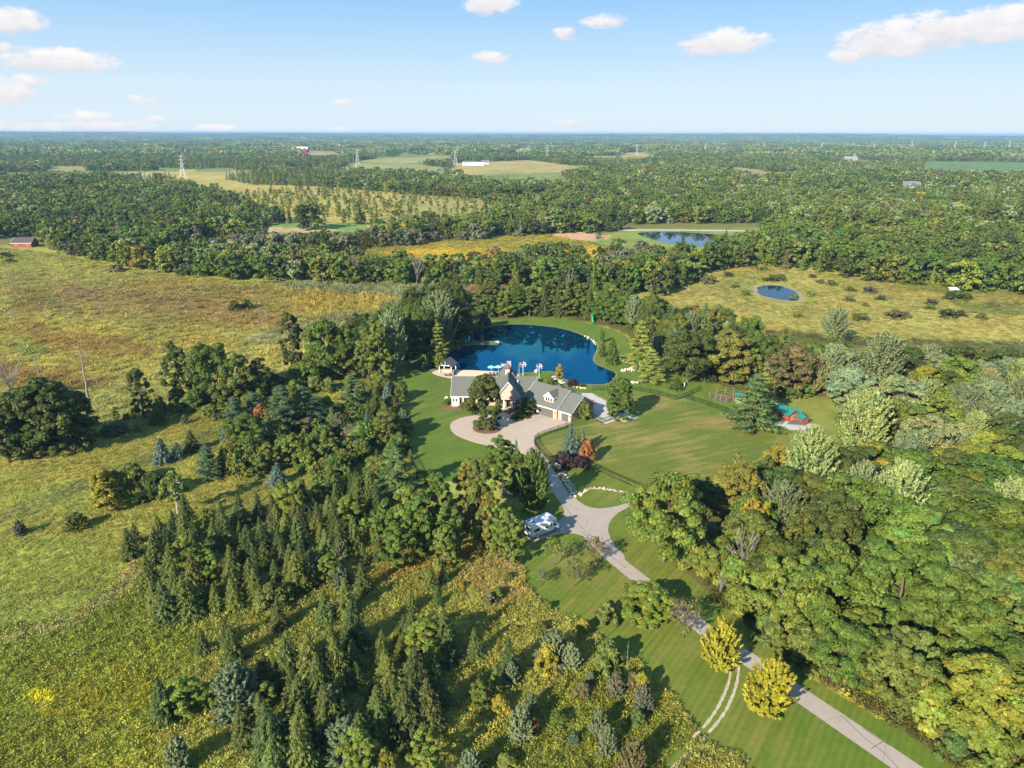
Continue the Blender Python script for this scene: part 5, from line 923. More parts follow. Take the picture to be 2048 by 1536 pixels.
 ('silver', 1602, 848, 1010, 110, 'pale', 'pale feathery maple nearest the big lawn', 'the pale maple by the big lawn'), ('silver', 1714, 775, 925, 112, 'pale', 'tall pale maple with a red tip in the right wood', 'the red tipped maple'), ('maple', 1713, 793, 900, 22, 'rust', 'small red crown behind the red tipped maple', None), ('silver', 1780, 915, 1085, 104, 'pale', 'bright pale maple in the middle of the right wood', 'the bright pale maple'), ('silver', 1700, 918, 1060, 82, 'silver', 'silver maple left of the bright pale one', 'the silver maple'), ('oak', 1728, 890, 985, 100, 'yellow', 'yellow rounded crown between the pale maples', 'the yellow crown'), ('silver', 1800, 862, 970, 80, 'silver', 'silvery rounded crown above the yellow one', None), ('silver', 2005, 955, 1090, 110, 'pale', 'pale plumed maple at the right frame edge', 'the plumed maple at the right edge'), ('silver', 1655, 690, 790, 76, 'silver', 'grey green rounded maple at the wood top left', 'the grey green round maple'), ('silver', 1752, 665, 790, 100, 'silver', 'wide silvery maple at the wood top', 'the wide silvery maple'), ('silver', 1662, 612, 690, 60, 'silver', 'silver tree standing out before the right meadow', 'the silver tree by the meadow'), ('oak', 1795, 752, 850, 96, 'silver', 'silver flecked crown in the right wood', None),
 ('oak', 1465, 665, 770, 84, 'gold', 'golden olive crown behind the timber garden fence', 'the golden olive crown'), ('oak', 1575, 690, 790, 84, 'brown', 'brownish crown behind the red shed', None), ('oak', 1375, 660, 765, 96, 'dark', 'large dark crown right of the bright pines', 'the large dark crown'), ('poplar', 1505, 770, 850, 40, 'yellow', 'yellow tree behind the white pine', None),
 ('loose', 1545, 1078, 1165, 50, 'red', 'red orange maple at the wood edge', 'the red orange maple'), ('oak', 1495, 998, 1100, 56, 'yellow', 'small yellow crown right of the walnut', 'the small yellow crown'), ('oak', 1470, 920, 1040, 90, 'gold', 'gold tinged crown right of the big lawn corner', None), ('oak', 1950, 1322, 1470, 160, 'ygreen', 'broad yellow crown at the lower right', 'the broad yellow crown'), ('oak', 1790, 1090, 1260, 190, 'green', 'huge green walnut crown in the lower right wood', 'the huge green crown'), ('oak', 1900, 1180, 1330, 150, 'green', 'wide green crown right of the huge one', None), ('oak', 1790, 1255, 1400, 130, 'olive', 'olive tan crown by the lower drive', 'the olive tan crown'), ('oak', 1680, 1250, 1370, 120, 'green', 'rounded green tree beside the lower drive', None), ('oak', 1560, 1120, 1260, 110, 'lime', 'lime tree below the red orange maple', None), ('oak', 1640, 980, 1130, 120, 'dark', 'dark oak left of the silver maple', None), ('dead', 1480, 1050, 1165, 60, 'grey', 'bare grey snag at the wood edge', None),
 # marsh dead trees and mid field
 ('dead', 28, 700, 808, 56, 'grey', 'bare forked dead tree at the left frame edge', 'the forked dead tree'), ('snag', 178, 690, 800, 30, 'grey', 'tall leaning dead trunk behind the huge left tree', 'the tall dead trunk'), ('snag', 86, 705, 775, 20, 'grey', 'leaning bare trunk left of the tall dead trunk', None), ('snag', 196, 740, 775, 9, 'grey', 'pale broken dead trunk right of the tall one', None),
 ('snag', 20, 535, 580, 8, 'grey', 'left dead trunk of the pair by the pale log', None), ('snag', 25, 535, 574, 8, 'grey', 'right dead trunk of the pair by the pale log', None), ('snag', 50, 528, 590, 10, 'grey', 'dead trunk right of the pair in the marsh', None), ('snag', 300, 660, 688, 7, 'grey', 'short pale stub in the middle of the marsh', None), ('snag', 520, 612, 668, 7, 'grey', 'thin dead trunk right in the marsh', None), ('snag', 350, 655, 676, 6, 'grey', 'short dead trunk near the pale stub', None),
 ('dead', 708, 510, 568, 26, 'grey', 'pale dead tree left in the marsh thicket', None), ('dead', 834, 505, 572, 36, 'grey', 'large bare tree in the marsh thicket', 'the large bare tree'), ('dead', 460, 500, 552, 24, 'grey', 'dead tree left in the far thicket', None), ('dead', 475, 500, 556, 18, 'grey', 'dead tree beside the leftmost far one', None), ('dead', 610, 505, 555, 22, 'grey', 'dead tree at the thicket middle', None), ('snag', 517, 505, 555, 10, 'grey', 'dead stem between far dead trees', None), ('dead', 1140, 535, 590, 20, 'grey', 'bare white tree behind the pond wood', None), ('snag', 1205, 510, 560, 8, 'grey', 'bare stem at the oak group', None),
 ('midshrub', 470, 602, 622, 26, 'dark', 'left dark bush in the open marsh', None), ('midshrub', 492, 600, 618, 24, 'dark', 'right dark bush in the open marsh', None),
 ('mid', 622, 408, 460, 50, 'dark', 'dark round tree pair in the wet meadow', 'the dark wet meadow tree'), ('mid', 605, 412, 458, 30, 'dark', 'darker tree left of the wet meadow tree', None), ('mid', 1197, 466, 477, 12, 'green', 'tiny lone tree on the bare tan field', None), ('mid', 1235, 476, 508, 32, 'green', 'rounded lone tree below the tan field', 'the rounded lone tree'), ('midspruce', 1452, 458, 482, 12, 'dark', 'dark tree at the lake shore', None), ('midspruce', 1366, 462, 485, 10, 'dark', 'small dark spruce at the lake edge', None),
 ('midspruce', 720, 400, 448, 26, 'dark', 'dark conifer in the wet meadow', None),
]
for r in HAND: T(*r)
_r = random.Random(77)                      # the wall of trees along the far bank of the pond
for x in range(968, 1262, 15):
    k, tn = _r.choice([('poplar', 'lime'), ('poplar', 'olive'), ('oak', 'green'), ('spruce', 'spruce'), ('poplar', 'green'), ('oak', 'olive'), ('spruce', 'spruce'), ('oak', 'dark')]); yb = 633 + max(0, x - 1150) * .17 + _r.uniform(-4, 2)
    T(k, x, yb - _r.uniform(54, 78), yb, 24 if k == 'spruce' else _r.uniform(34, 46), tn)
NHAND = len(HAND)
# filler positions on the ground inside a pixel polygon
def inside(pts_px, sp, jit=.45, seed=0, zc=0.0):
    g = np.array([G(x, y, zc)[:2] for x, y in pts_px]); rng = np.random.default_rng(seed); lo, hi = g.min(0), g.max(0)
    xs = np.arange(lo[0], hi[0], sp); ys = np.arange(lo[1], hi[1], sp * .87); X, Y = np.meshgrid(xs, ys); X = X + (np.arange(len(ys)) % 2)[:, None] * sp / 2
    P = np.stack([X.ravel(), Y.ravel()], 1) + rng.uniform(-jit, jit, (X.size, 2)) * sp; P = P[inpoly(P[:, 0], P[:, 1], [tuple(q) for q in g])]; return P
def clear(p, f=.42):
    return all((p[0] - a) ** 2 + (p[1] - c) ** 2 > (f * w_) ** 2 for a, c, w_ in PLANTED)
POOL = []        # (size in picture, kind, pos, h, w, tint)
def pool(P, choices, hr, seed, wf=(.75, 1.0), gap=.42, far=None):
    rng = random.Random(seed); ks = [c[0] for c in choices for _ in range(c[2])]; ts = [c[1] for c in choices for _ in range(c[2])]
    for p in P:
        i = rng.randrange(len(ks)); k = ks[i]; h = rng.uniform(*hr); pr = PR[k + '0']; w_ = h * pr['w'] / pr['h'] * rng.uniform(*wf)
        if gap and not clear(p, gap): continue
        POOL.append((h * F / math.hypot(p[0], p[1], H), k, Vector((p[0], p[1], 0)), h, w_, ts[i]))
# plantation
SPR = [('spruce', 'spruce', 6), ('spruce', 'lightspruce', 3), ('loose', 'lime', 1)]
def rows(poly, seed, along=3.3, between=5.2, ang=-8.0, keep=.85):
    g = [tuple(G(x, y)[:2]) for x, y in poly]; c, s = math.cos(math.radians(ang)), math.sin(math.radians(ang)); rr = random.Random(seed); P = []
    ga = np.array(g); R_ = 200; ce = ga.mean(0)
    for a in np.arange(-R_, R_, along):
        for b in np.arange(-R_, R_, between):
            q = (ce[0] + (a + rr.uniform(-.9, .9)) * c - b * s, ce[1] + (a) * s + (b + rr.uniform(-.8, .8)) * c)
            if rr.random() < keep: P.append(q)
    P = np.array(P); return P[inpoly(P[:, 0], P[:, 1], g)]
PA = [(255, 1080), (330, 1050), (470, 1035), (600, 1000), (700, 985), (770, 1000), (780, 1075), (770, 1120), (640, 1180), (520, 1225), (430, 1265), (330, 1255), (290, 1200), (255, 1130)]
pool(rows(PA, 1, 3.0, 4.4, 24, .95), SPR, (3.3, 7.8), 1, (1.0, 1.3), .33)
pool(rows([(330, 1290), (420, 1300), (600, 1230), (760, 1170), (800, 1190), (640, 1280), (480, 1340), (340, 1360)], 2, 3.4, 5, 24, .6), SPR, (4, 7), 2, (1., 1.25), .4)
PC = [(310, 1420), (420, 1400), (560, 1340), (690, 1300), (800, 1280), (900, 1330), (900, 1420), (850, 1480), (830, 1560), (500, 1580), (500, 1500), (420, 1450), (330, 1470)]
pool(rows(PC, 3, 3.0, 3.8, 24, .96), SPR, (4.0, 8.8), 3, (1.0, 1.3), .33)
pool(rows([(820, 1180), (900, 1160), (960, 1200), (880, 1260), (760, 1300)], 4, 3.4, 5, 24, .6), SPR, (3.2, 5.8), 4, (.95, 1.2), .5)
pool(rows([(920, 1290), (1010, 1270), (1040, 1340), (1030, 1420), (940, 1430)], 5, 3.8, 5.5, 60, .6), SPR, (4, 7), 5, (.95, 1.2), .5)
pool(rows([(600, 940), (700, 930), (760, 960), (740, 990), (600, 1000)], 6, 3.6, 5, 24, .6), SPR, (3, 5.5), 6, (.85, 1.1), .5)
pool(inside([(280, 1060), (560, 1040), (760, 1080), (640, 1240), (420, 1300), (320, 1280)], 9, seed=8), [('willow', 'sage', 3), ('shrub', 'olive', 3), ('loose', 'lime', 2), ('shrub', 'yellow', 1)], (2.4, 5), 8, gap=.4)
pool(inside([(440, 860), (700, 830), (740, 900), (620, 960), (440, 950)], 5.5, seed=9), [('shrub', 'olive', 4), ('shrub', 'lime', 3), ('loose', 'gold', 2), ('shrub', 'brown', 1), ('spruce', 'spruce', 1)], (1.8, 5.6), 9, gap=.36)
pool(inside([(400, 830), (760, 760), (790, 800), (660, 790), (420, 860)], 5, seed=10), [('shrub', 'olive', 3), ('shrub', 'dark', 2), ('willow', 'sage', 1)], (1.8, 5), 10, gap=.34)
pool(inside([(590, 850), (700, 800), (800, 790), (815, 900), (860, 980), (780, 1000), (640, 985), (560, 960), (560, 900)], 5.2, seed=28), [('loose', 'lime', 3), ('loose', 'green', 3), ('shrub', 'olive', 3), ('shrub', 'green', 3), ('pine', 'pine', 1), ('spruce', 'spruce', 2), ('willow', 'sage', 1)], (2.4, 6.2), 28, gap=.34)
pool(inside([(180, 860), (330, 820), (420, 840), (330, 870), (200, 890)], 9, seed=11), [('shrub', 'olive', 3), ('willow', 'sage', 2)], (1.4, 2.8), 11, gap=.55)
pool(inside([(-30, 905), (260, 850), (560, 790), (760, 740), (830, 715), (880, 690), (900, 650), (820, 690), (720, 735), (560, 760), (300, 820), (100, 880), (-30, 890)], 4.2, seed=12), [('shrub', 'green', 4), ('shrub', 'dark', 3), ('poplar', 'green', 1), ('shrub', 'olive', 3), ('willow', 'sage', 1)], (1.8, 5.2), 12, gap=.26)
pool(inside([(690, 725), (790, 715), (880, 690), (930, 650), (930, 600), (860, 610), (780, 660), (700, 690)], 6, seed=13), [('oak', 'dark', 4), ('poplar', 'dark', 3), ('silver', 'silver', 1), ('oak', 'green', 2)], (9, 13.5), 13, gap=.26)
pool(inside([(900, 1380), (1060, 1330), (1250, 1360), (1370, 1470), (1310, 1560), (900, 1570)], 6.5, seed=14), [('shrub', 'olive', 4), ('shrub', 'yellow', 2), ('willow', 'sage', 1), ('shrub', 'brown', 2), ('shrub', 'green', 2)], (1.2, 2.6), 14, gap=.5)
pool(inside([(900, 1170), (1040, 1110), (1060, 1200), (1200, 1270), (1290, 1350), (1100, 1330), (960, 1260)], 7, seed=15), [('shrub', 'olive', 3), ('shrub', 'yellow', 2), ('shrub', 'brown', 1)], (1.0, 2.2), 15, gap=.5)
# wood behind the pond
BKP = [(950, 637), (1000, 632), (1060, 628), (1130, 630), (1190, 640), (1250, 655), (1290, 690), (1310, 735), (1400, 762), (1480, 770), (1560, 800), (1640, 790), (1650, 735), (1480, 682), (1360, 652), (1250, 630), (1100, 612), (990, 608)]
pool(inside(BKP, 6.6, seed=16), [('oak', 'green', 4), ('oak', 'olive', 3), ('oak', 'gold', 2), ('poplar', 'lime', 2), ('poplar', 'olive', 3), ('spruce', 'spruce', 3), ('oak', 'dark', 3), ('silver', 'silver', 2), ('oak', 'brown', 1), ('pine', 'pine', 1)], (8, 13.5), 16, gap=.27)
# the right hand wood
WOOD = [(1310, 1075), (1400, 1078), (1470, 1045), (1530, 1010), (1580, 1000), (1650, 990), (1685, 905), (1690, 830), (1660, 800), (1650, 735), (1720, 745), (1850, 748), (2400, 800), (2500, 1300), (2300, 1600), (2060, 1600), (1960, 1530), (1800, 1420), (1720, 1370), (1620, 1290), (1560, 1240), (1460, 1170), (1400, 1120), (1360, 1060)]
MIXW = [('oak', 'green', 8), ('oak', 'dark', 6), ('oak', 'olive', 5), ('oak', 'lime', 2), ('silver', 'silver', 3), ('silver', 'pale', 1), ('oak', 'ygreen', 1), ('poplar', 'olive', 2), ('poplar', 'lime', 1)]
WP = inside(WOOD, 7.8, seed=17); far_ = WP[:, 1] > 128
pool(WP[~far_], MIXW, (8.5, 13), 17, (1.05, 1.5), .5)
pool(WP[far_], [('silver', 'silver', 9), ('silver', 'pale', 6), ('oak', 'green', 6), ('oak', 'olive', 3), ('oak', 'lime', 4), ('oak', 'dark', 4), ('oak', 'silver', 4), ('oak', 'ygreen', 2), ('poplar', 'olive', 2)], (8, 12), 27, (1., 1.35), .5)
EDGE = [(1385, 1135), (1440, 1195), (1500, 1258), (1560, 1306), (1640, 1362), (1730, 1420), (1850, 1492), (1990, 1590), (2140, 1560), (1990, 1460), (1860, 1370), (1720, 1290), (1580, 1180), (1450, 1090), (1400, 1070)]
pool(inside(EDGE, 2.7, seed=18), [('shrub', 'olive', 5), ('shrub', 'lime', 3), ('loose', 'olive', 3), ('loose', 'lime', 2), ('shrub', 'brown', 1), ('loose', 'gold', 2), ('dead', 'grey', 1), ('shrub', 'ygreen', 2)], (2.0, 5.5), 18, gap=.26)
pool(inside([(1350, 1030), (1470, 985), (1560, 945), (1575, 965), (1480, 1015), (1380, 1055)], 4.2, seed=19), [('loose', 'olive', 3), ('poplar', 'lime', 2), ('oak', 'gold', 2), ('oak', 'green', 2)], (6, 10), 19, gap=.3)
rr_ = random.Random(5)                      # thin dead stems standing in the marsh
for x, y in ((75, 560), (100, 600), (38, 640), (128, 640), (150, 650), (175, 600), (210, 640), (245, 610), (270, 650), (286, 625), (375, 600), (200, 560), (160, 580), (90, 655), (330, 630), (540, 640), (610, 600), (650, 575), (20, 600), (60, 610)):
    g = G(x + rr_.uniform(-8, 8), y); POOL.append((12, 'snag', g, rr_.uniform(4, 9), rr_.uniform(1.2, 2.2), 'grey'))
# meadow bushes on the right
for x, y, s, tn in ((1355, 555, 20, 'grey'), (1400, 562, 34, 'olive'), (1418, 566, 30, 'brown'), (1456, 553, 20, 'dark'), (1540, 562, 26, 'olive'), (1560, 560, 24, 'olive'), (1625, 555, 14, 'brown'), (1640, 566, 16, 'brown'), (1662, 570, 20, 'olive'), (1700, 582, 18, 'olive'), (1738, 585, 26, 'grey'), (1698, 602, 20, 'sage'), (1762, 600, 18, 'dark'), (1730, 612, 14, 'olive'), (1750, 562, 36, 'dark'), (1775, 562, 34, 'brown'), (1910, 598, 36, 'dark'), (1932, 598, 24, 'dark'), (1862, 608, 22, 'brown'), (1860, 618, 20, 'olive'), (1895, 634, 34, 'dark'), (1918, 632, 24, 'dark'), (1962, 637, 22, 'olive'), (1838, 570, 22, 'olive'), (1947, 562, 34, 'green'), (2002, 572, 22, 'dark'), (1720, 640, 30, 'olive'), (1790, 636, 34, 'brown'), (1810, 634, 22, 'brown'), (1595, 634, 22, 'olive'), (1985, 612, 18, 'olive'), (1490, 590, 18, 'olive'), (1470, 575, 16, 'olive'), (1575, 528, 34, 'olive'), (1600, 536, 22, 'dark'), (1508, 534, 26, 'olive'), (1525, 540, 22, 'lime'), (1588, 597, 16, 'lime'), (1620, 592, 18, 'lime'), (232, 543, 28, 'brown'), (240, 541, 16, 'brown'), (12, 515, 22, 'dark'), (20, 525, 18, 'dark')):
    g = G(x, y); w_ = s * (g - Vector((0, 0, H))).dot(FW) / F * 1.1; POOL.append((s * .6, 'midshrub', g, w_ * .42, w_, tn))
# belts in the middle distance
def belt(poly, sp, ch, hr, seed, gap=.25, wf=(.8, 1.1)): pool(inside(poly, sp, seed=seed), ch, hr, seed, wf, gap)
belt([(430, 548), (560, 562), (700, 568), (840, 572), (960, 578), (980, 566), (860, 556), (700, 548), (560, 540), (440, 528)], 8, [('mid', 'green', 4), ('midpop', 'olive', 4), ('mid', 'dark', 2), ('midpop', 'lime', 2), ('midshrub', 'olive', 2), ('mid', 'brown', 1)], (5, 10), 30)
belt([(95, 500), (160, 515), (250, 530), (330, 545), (430, 556), (430, 520), (330, 500), (220, 490), (120, 485)], 9, [('midshrub', 'grey', 7), ('midshrub', 'brown', 3), ('midshrub', 'olive', 2), ('mid', 'green', 2)], (5, 7.5), 31, wf=(1.0, 1.3))
belt([(330, 500), (520, 505), (640, 512), (660, 495), (560, 488), (430, 500), (380, 480)], 12, [('midshrub', 'grey', 4), ('mid', 'green', 3), ('midpop', 'green', 2), ('mid', 'dark', 1)], (6, 11), 32)
belt([(560, 500), (660, 510), (720, 500), (900, 484), (1090, 470), (1240, 464), (1240, 456), (1060, 460), (880, 470), (700, 484), (580, 490)], 10, [('mid', 'dark', 5), ('mid', 'green', 3), ('midshrub', 'grey', 4), ('midpop', 'olive', 1)], (6, 11), 33)
belt([(990, 572), (1090, 578), (1230, 590), (1340, 592), (1380, 570), (1380, 530), (1290, 520), (1210, 540), (1120, 530), (1040, 530), (1000, 545)], 8.5, [('mid', 'dark', 7), ('mid', 'green', 4), ('mid', 'olive', 2), ('midshrub', 'grey', 1), ('midpop', 'lime', 1)], (9, 14), 34)
belt([(880, 558), (1000, 548), (1060, 545), (1060, 530), (980, 520), (900, 530)], 10, [('midshrub', 'olive', 3), ('midshrub', 'brown', 3), ('mid', 'green', 2)], (4, 9), 35)
RW = [(1400, 545), (1480, 532), (1510, 524), (1560, 530), (1640, 545), (1760, 560), (1900, 572), (2060, 590), (2300, 610), (2300, 520), (1900, 505), (1600, 490), (1500, 500), (1410, 525)]
belt(RW, 9, [('mid', 'green', 6), ('mid', 'dark', 5), ('mid', 'olive', 3), ('midpop', 'lime', 1)], (11, 15.5), 36)
belt([(-60, 482), (0, 479), (20, 474), (78, 476), (112, 502), (260, 500), (380, 470), (420, 450), (300, 440), (0, 460), (-60, 470)], 10, [('mid', 'dark', 5), ('mid', 'green', 4), ('mid', 'olive', 2), ('mid', 'brown', 1)], (10, 15), 37)
# nearest become individuals, the rest the woodland mass
POOL.sort(key=lambda r: -r[0])
CAP = dict(spruce_tree=285, broadleaf_tree=295, shrub=285, poplar_tree=200, slender_tree=120, willow_shrub=90, silver_maple_tree=110, pine_tree=60, dead_tree=40)
REST = []
for s, k, p, h, w_, tn in POOL:
    nm = KINDS[k][0]; x, y = PX((p.x, p.y, h * .7))
    if -40 < x < 2090 and y < 1600 and COUNT.get(nm, 0) < CAP.get(nm, 100) and s > 9: plant(k, p, h, w_, tn, v=.13)
    else: REST.append((k, p, h, w_, tn))
# ------------------------------------------------------------------ geometry node scatters (uncountable vegetation)
def scatter(name, label, P, protos, pick, scl, rotz, tint, kind='stuff'):
    me = bpy.data.meshes.new(name); n = len(P); me.vertices.add(n); me.vertices.foreach_set('co', np.ascontiguousarray(P, np.float32).ravel())
    def att(nm, typ, dom, key, arr): a = me.attributes.new(nm, typ, dom); a.data.foreach_set(key, np.ascontiguousarray(arr).ravel())
    att('pick', 'INT', 'POINT', 'value', pick.astype(np.int32)); att('scl', 'FLOAT_VECTOR', 'POINT', 'vector', scl.astype(np.float32)); att('rotz', 'FLOAT', 'POINT', 'value', rotz.astype(np.float32)); att('tint', 'FLOAT_COLOR', 'POINT', 'color', np.c_[tint, np.ones(n)].astype(np.float32))
    o = bpy.data.objects.new(name, me); COL.objects.link(o); col = bpy.data.collections.new(name + '_kinds')
    for i, pm in enumerate(protos): q = bpy.data.objects.new('%s_kind_%03d' % (name, i), pm); col.objects.link(q)
    ng = bpy.data.node_groups.new(name, 'GeometryNodeTree'); ng.interface.new_socket('Geometry', in_out='INPUT', socket_type='NodeSocketGeometry'); ng.interface.new_socket('Geometry', in_out='OUTPUT', socket_type='NodeSocketGeometry')
    N = lambda t: ng.nodes.new(t); L = ng.links.new; gi, go = N('NodeGroupInput'), N('NodeGroupOutput'); iop = N('GeometryNodeInstanceOnPoints'); ci = N('GeometryNodeCollectionInfo')
    ci.inputs['Collection'].default_value = col; ci.inputs['Separate Children'].default_value = True; ci.inputs['Reset Children'].default_value = True
    def na(nm, typ): a = N('GeometryNodeInputNamedAttribute'); a.data_type = typ; a.inputs[0].default_value = nm; return a.outputs[0]
    cx_ = N('ShaderNodeCombineXYZ'); L(na('rotz', 'FLOAT'), cx_.inputs[2]); e2r = N('FunctionNodeEulerToRotation'); L(cx_.outputs[0], e2r.inputs[0])
    L(gi.outputs[0], iop.inputs['Points']); L(ci.outputs[0], iop.inputs['Instance']); iop.inputs['Pick Instance'].default_value = True; L(na('pick', 'INT'), iop.inputs['Instance Index']); L(e2r.outputs[0], iop.inputs['Rotation']); L(na('scl', 'FLOAT_VECTOR'), iop.inputs['Scale']); L(iop.outputs[0], go.inputs[0])
    md = o.modifiers.new('scatter', 'NODES'); md.node_group = ng; tag(o, label, None, None, kind); return o
def tints(names, probs, n, rng, v=.11):
    T_ = np.array([TINT[k][0] for k in names]); i = rng.choice(len(names), n, p=np.array(probs) / sum(probs)); c = T_[i] * np.array([1.17, 1.2, 1.0]) * (1 + rng.normal(0, v, (n, 1))); hs = rng.normal(0, v * .6, n); c[:, 0] *= 1 + hs; c[:, 2] *= 1 - hs; return np.clip(c, .004, 1)
if REST:
    keys = sorted({k for k in PR if PR[k]['crown'] is not None}); idx = {k: i for i, k in enumerate(keys)}; rest = [r for r in REST if r[0] not in ('dead', 'snag')]
    pk = np.array([idx[r[0] + str(random.randrange(NV[r[0]]))] for r in rest]); sc_ = np.array([(r[3] / PR[r[0] + '0']['w'], r[3] / PR[r[0] + '0']['w'], r[2] / PR[r[0] + '0']['h']) for r in rest])
    scatter('woodland', 'mass of further trees behind and between the nearer ones', np.array([tuple(r[1]) for r in rest]), [PR[k]['crown'] for k in keys], pk, sc_, RNG.uniform(0, 6.28, len(rest)), np.array([vary(TINT[r[4]][0], RNG, .14) for r in rest]))
# far woods: everything between 300 m and the horizon that is not open
OPEN = [[(-400, 480), (100, 505), (300, 545), (440, 560), (800, 575), (980, 578), (980, 640), (700, 740), (300, 850), (100, 930), (-400, 1050)], [(1300, 600), (1400, 552), (1500, 532), (1640, 552), (2300, 620), (2300, 690), (1700, 690), (1480, 655), (1350, 620)],
 [(330, 362), (380, 345), (500, 370), (640, 374), (800, 388), (800, 452), (640, 454), (540, 432), (440, 396)], [(640, 512), (700, 490), (900, 480), (1100, 468), (1180, 470), (1180, 449), (1530, 447), (1530, 500), (1430, 545), (1300, 540), (1230, 560), (1000, 560), (760, 548), (640, 530)], [(470, 462), (570, 448), (790, 451), (800, 472), (500, 476)], [(360, 500), (400, 476), (500, 480), (760, 468), (700, 505), (480, 510), (380, 512)],
 [(655, 347), (700, 326), (800, 325), (890, 335), (890, 356), (780, 350)], [(700, 324), (760, 316), (900, 312), (910, 326), (760, 332)], [(895, 354), (905, 326), (1060, 320), (1130, 330), (1240, 334), (1130, 352)], [(95, 356), (100, 332), (170, 333), (175, 358)], [(1236, 326), (1240, 305), (1312, 304), (1308, 324)], [(1840, 350), (1850, 322), (2300, 332), (2300, 358), (1990, 356)], [(1450, 350), (1470, 334), (1560, 347), (1640, 354), (1520, 362)], [(582, 316), (600, 302), (690, 303), (690, 317)], [(1030, 291), (1160, 290), (1160, 297), (1040, 297)], [(960, 300), (1060, 299), (1060, 304), (960, 305)], [(340, 288), (420, 287), (430, 292), (350, 293)], [(1700, 325), (1690, 318), (1740, 320), (1790, 332), (1720, 336)], [(1790, 388), (1800, 372), (1850, 374), (1860, 392)], [(1920, 470), (1920, 462), (2060, 466), (2060, 476)], [(790, 305), (880, 303), (880, 308), (790, 310)],
 [(-60, 505), (0, 495), (20, 478), (70, 480), (110, 505), (260, 500), (380, 470), (420, 450), (300, 440), (0, 460), (-60, 470)], RW, BKP, WOOD, [(800, 388), (960, 398), (1010, 428), (930, 458), (800, 458)], [(-100, 484), (10, 478), (76, 478), (118, 506), (60, 522), (-100, 515)]]
def far_pts(r0, r1, sp, seed, dens=1.0):
    rng = np.random.default_rng(seed); hw = r1 * .95; n = int(2 * hw / sp); xs = np.arange(-hw, hw, sp); ys = np.arange(0, r1, sp); X, Y = np.meshgrid(xs, ys); P = np.stack([X.ravel(), Y.ravel()], 1) + rng.uniform(-.48, .48, (X.size, 2)) * sp
    r = np.hypot(P[:, 0], P[:, 1]); k = (r > r0) & (r <= r1) & (np.abs(P[:, 0]) < P[:, 1] * .86 + 40); P = P[k]; r = r[k]; Z = terrain(P[:, 0], P[:, 1]); Q = np.c_[P, Z]; px, py = PXn(np.c_[P, np.zeros(len(P))]); px = np.nan_to_num(px, nan=-1e6); py = np.nan_to_num(py, nan=-1e6)
    k = (px > -500) & (px < 2550)
    for poly in OPEN: k &= ~inpoly(px, py, poly)
    cover = fbm(P[:, 0] / 260 + 40, P[:, 1] / 260 + 11, 3); k &= (cover > np.where(r > 1100, .40, .35)) | (r < 420) ; k &= rng.random(len(P)) < dens
    return Q[k], np.hypot(Q[k, 0], Q[k, 1]), rng
def far_tints(P, rng):
    zone = fbm(P[:, 0] / 150, P[:, 1] / 150 + 60, 3); n = len(P); a = tints(['dark', 'green', 'olive', 'lime', 'silver', 'gold', 'brown', 'yellow'], [6, 8, 3, 1.6, 1.4, .25, .6, .1], n, rng); b = tints(['dark', 'green', 'olive', 'lime', 'gold', 'silver', 'brown'], [3, 7, 6, 4, .5, 3, .9], n, rng)
    return np.where((zone + np.where(P[:, 0] > P[:, 1] * .12, .08, -.06) > .53)[:, None], b, a)
P, r, rng = far_pts(330, 900, 8.2, 201); n = len(P)
pr = [PR[k]['crown'] for k in ('mid0', 'mid1', 'mid2', 'mid3', 'midpop0', 'midpop1', 'midspruce0', 'midshrub0')]; con = fbm(P[:, 0] / 90 + 5, P[:, 1] / 90, 2) > .6
pk = np.where(con & (rng.random(n) < .6), 6, rng.choice([0, 1, 2, 3, 0, 1, 2, 3, 4, 5, 7], n)); s = rng.uniform(.75, 1.15, n)
scatter('near_woods', 'mixed woodland filling the middle distance', P, pr, pk, np.stack([s * rng.uniform(.85, 1.1, n), s * rng.uniform(.85, 1.1, n), s], 1), rng.uniform(0, 6.28, n), far_tints(P, rng))
P, r, rng = far_pts(900, 2400, 10.5, 202); n = len(P); pr = [PR[k]['crown'] for k in ('low0', 'low1', 'low2', 'low3', 'lowspruce0')]; con = fbm(P[:, 0] / 160 + 5, P[:, 1] / 160, 2) > .62
pk = np.where(con, 4, rng.integers(0, 4, n)); s = rng.uniform(.75, 1.25, n); scatter('far_woods', 'distant woodland with scattered conifers', P, pr, pk, np.stack([s, s, s * rng.uniform(.85, 1.1, n)], 1), rng.uniform(0, 6.28, n), far_tints(P, rng))
P, r, rng = far_pts(2400, 6500, 46, 203, .93); n = len(P); s = rng.uniform(.8, 1.25, n); scatter('horizon_woods', 'blue green woods running towards the horizon', P, PATCH, rng.integers(0, 3, n), np.stack([s, s, s * rng.uniform(.8, 1.3, n)], 1), rng.uniform(0, 6.28, n), far_tints(P / 3, rng))
P, r, rng = far_pts(6500, 22000, 135, 204, .9); n = len(P); s = rng.uniform(2.0, 3.2, n); scatter('skyline_woods', 'wooded hills along the skyline', P, PATCH, rng.integers(0, 3, n), np.stack([s, s, s * .3 * rng.uniform(.7, 1.5, n)], 1), rng.uniform(0, 6.28, n), far_tints(P / 8, rng))
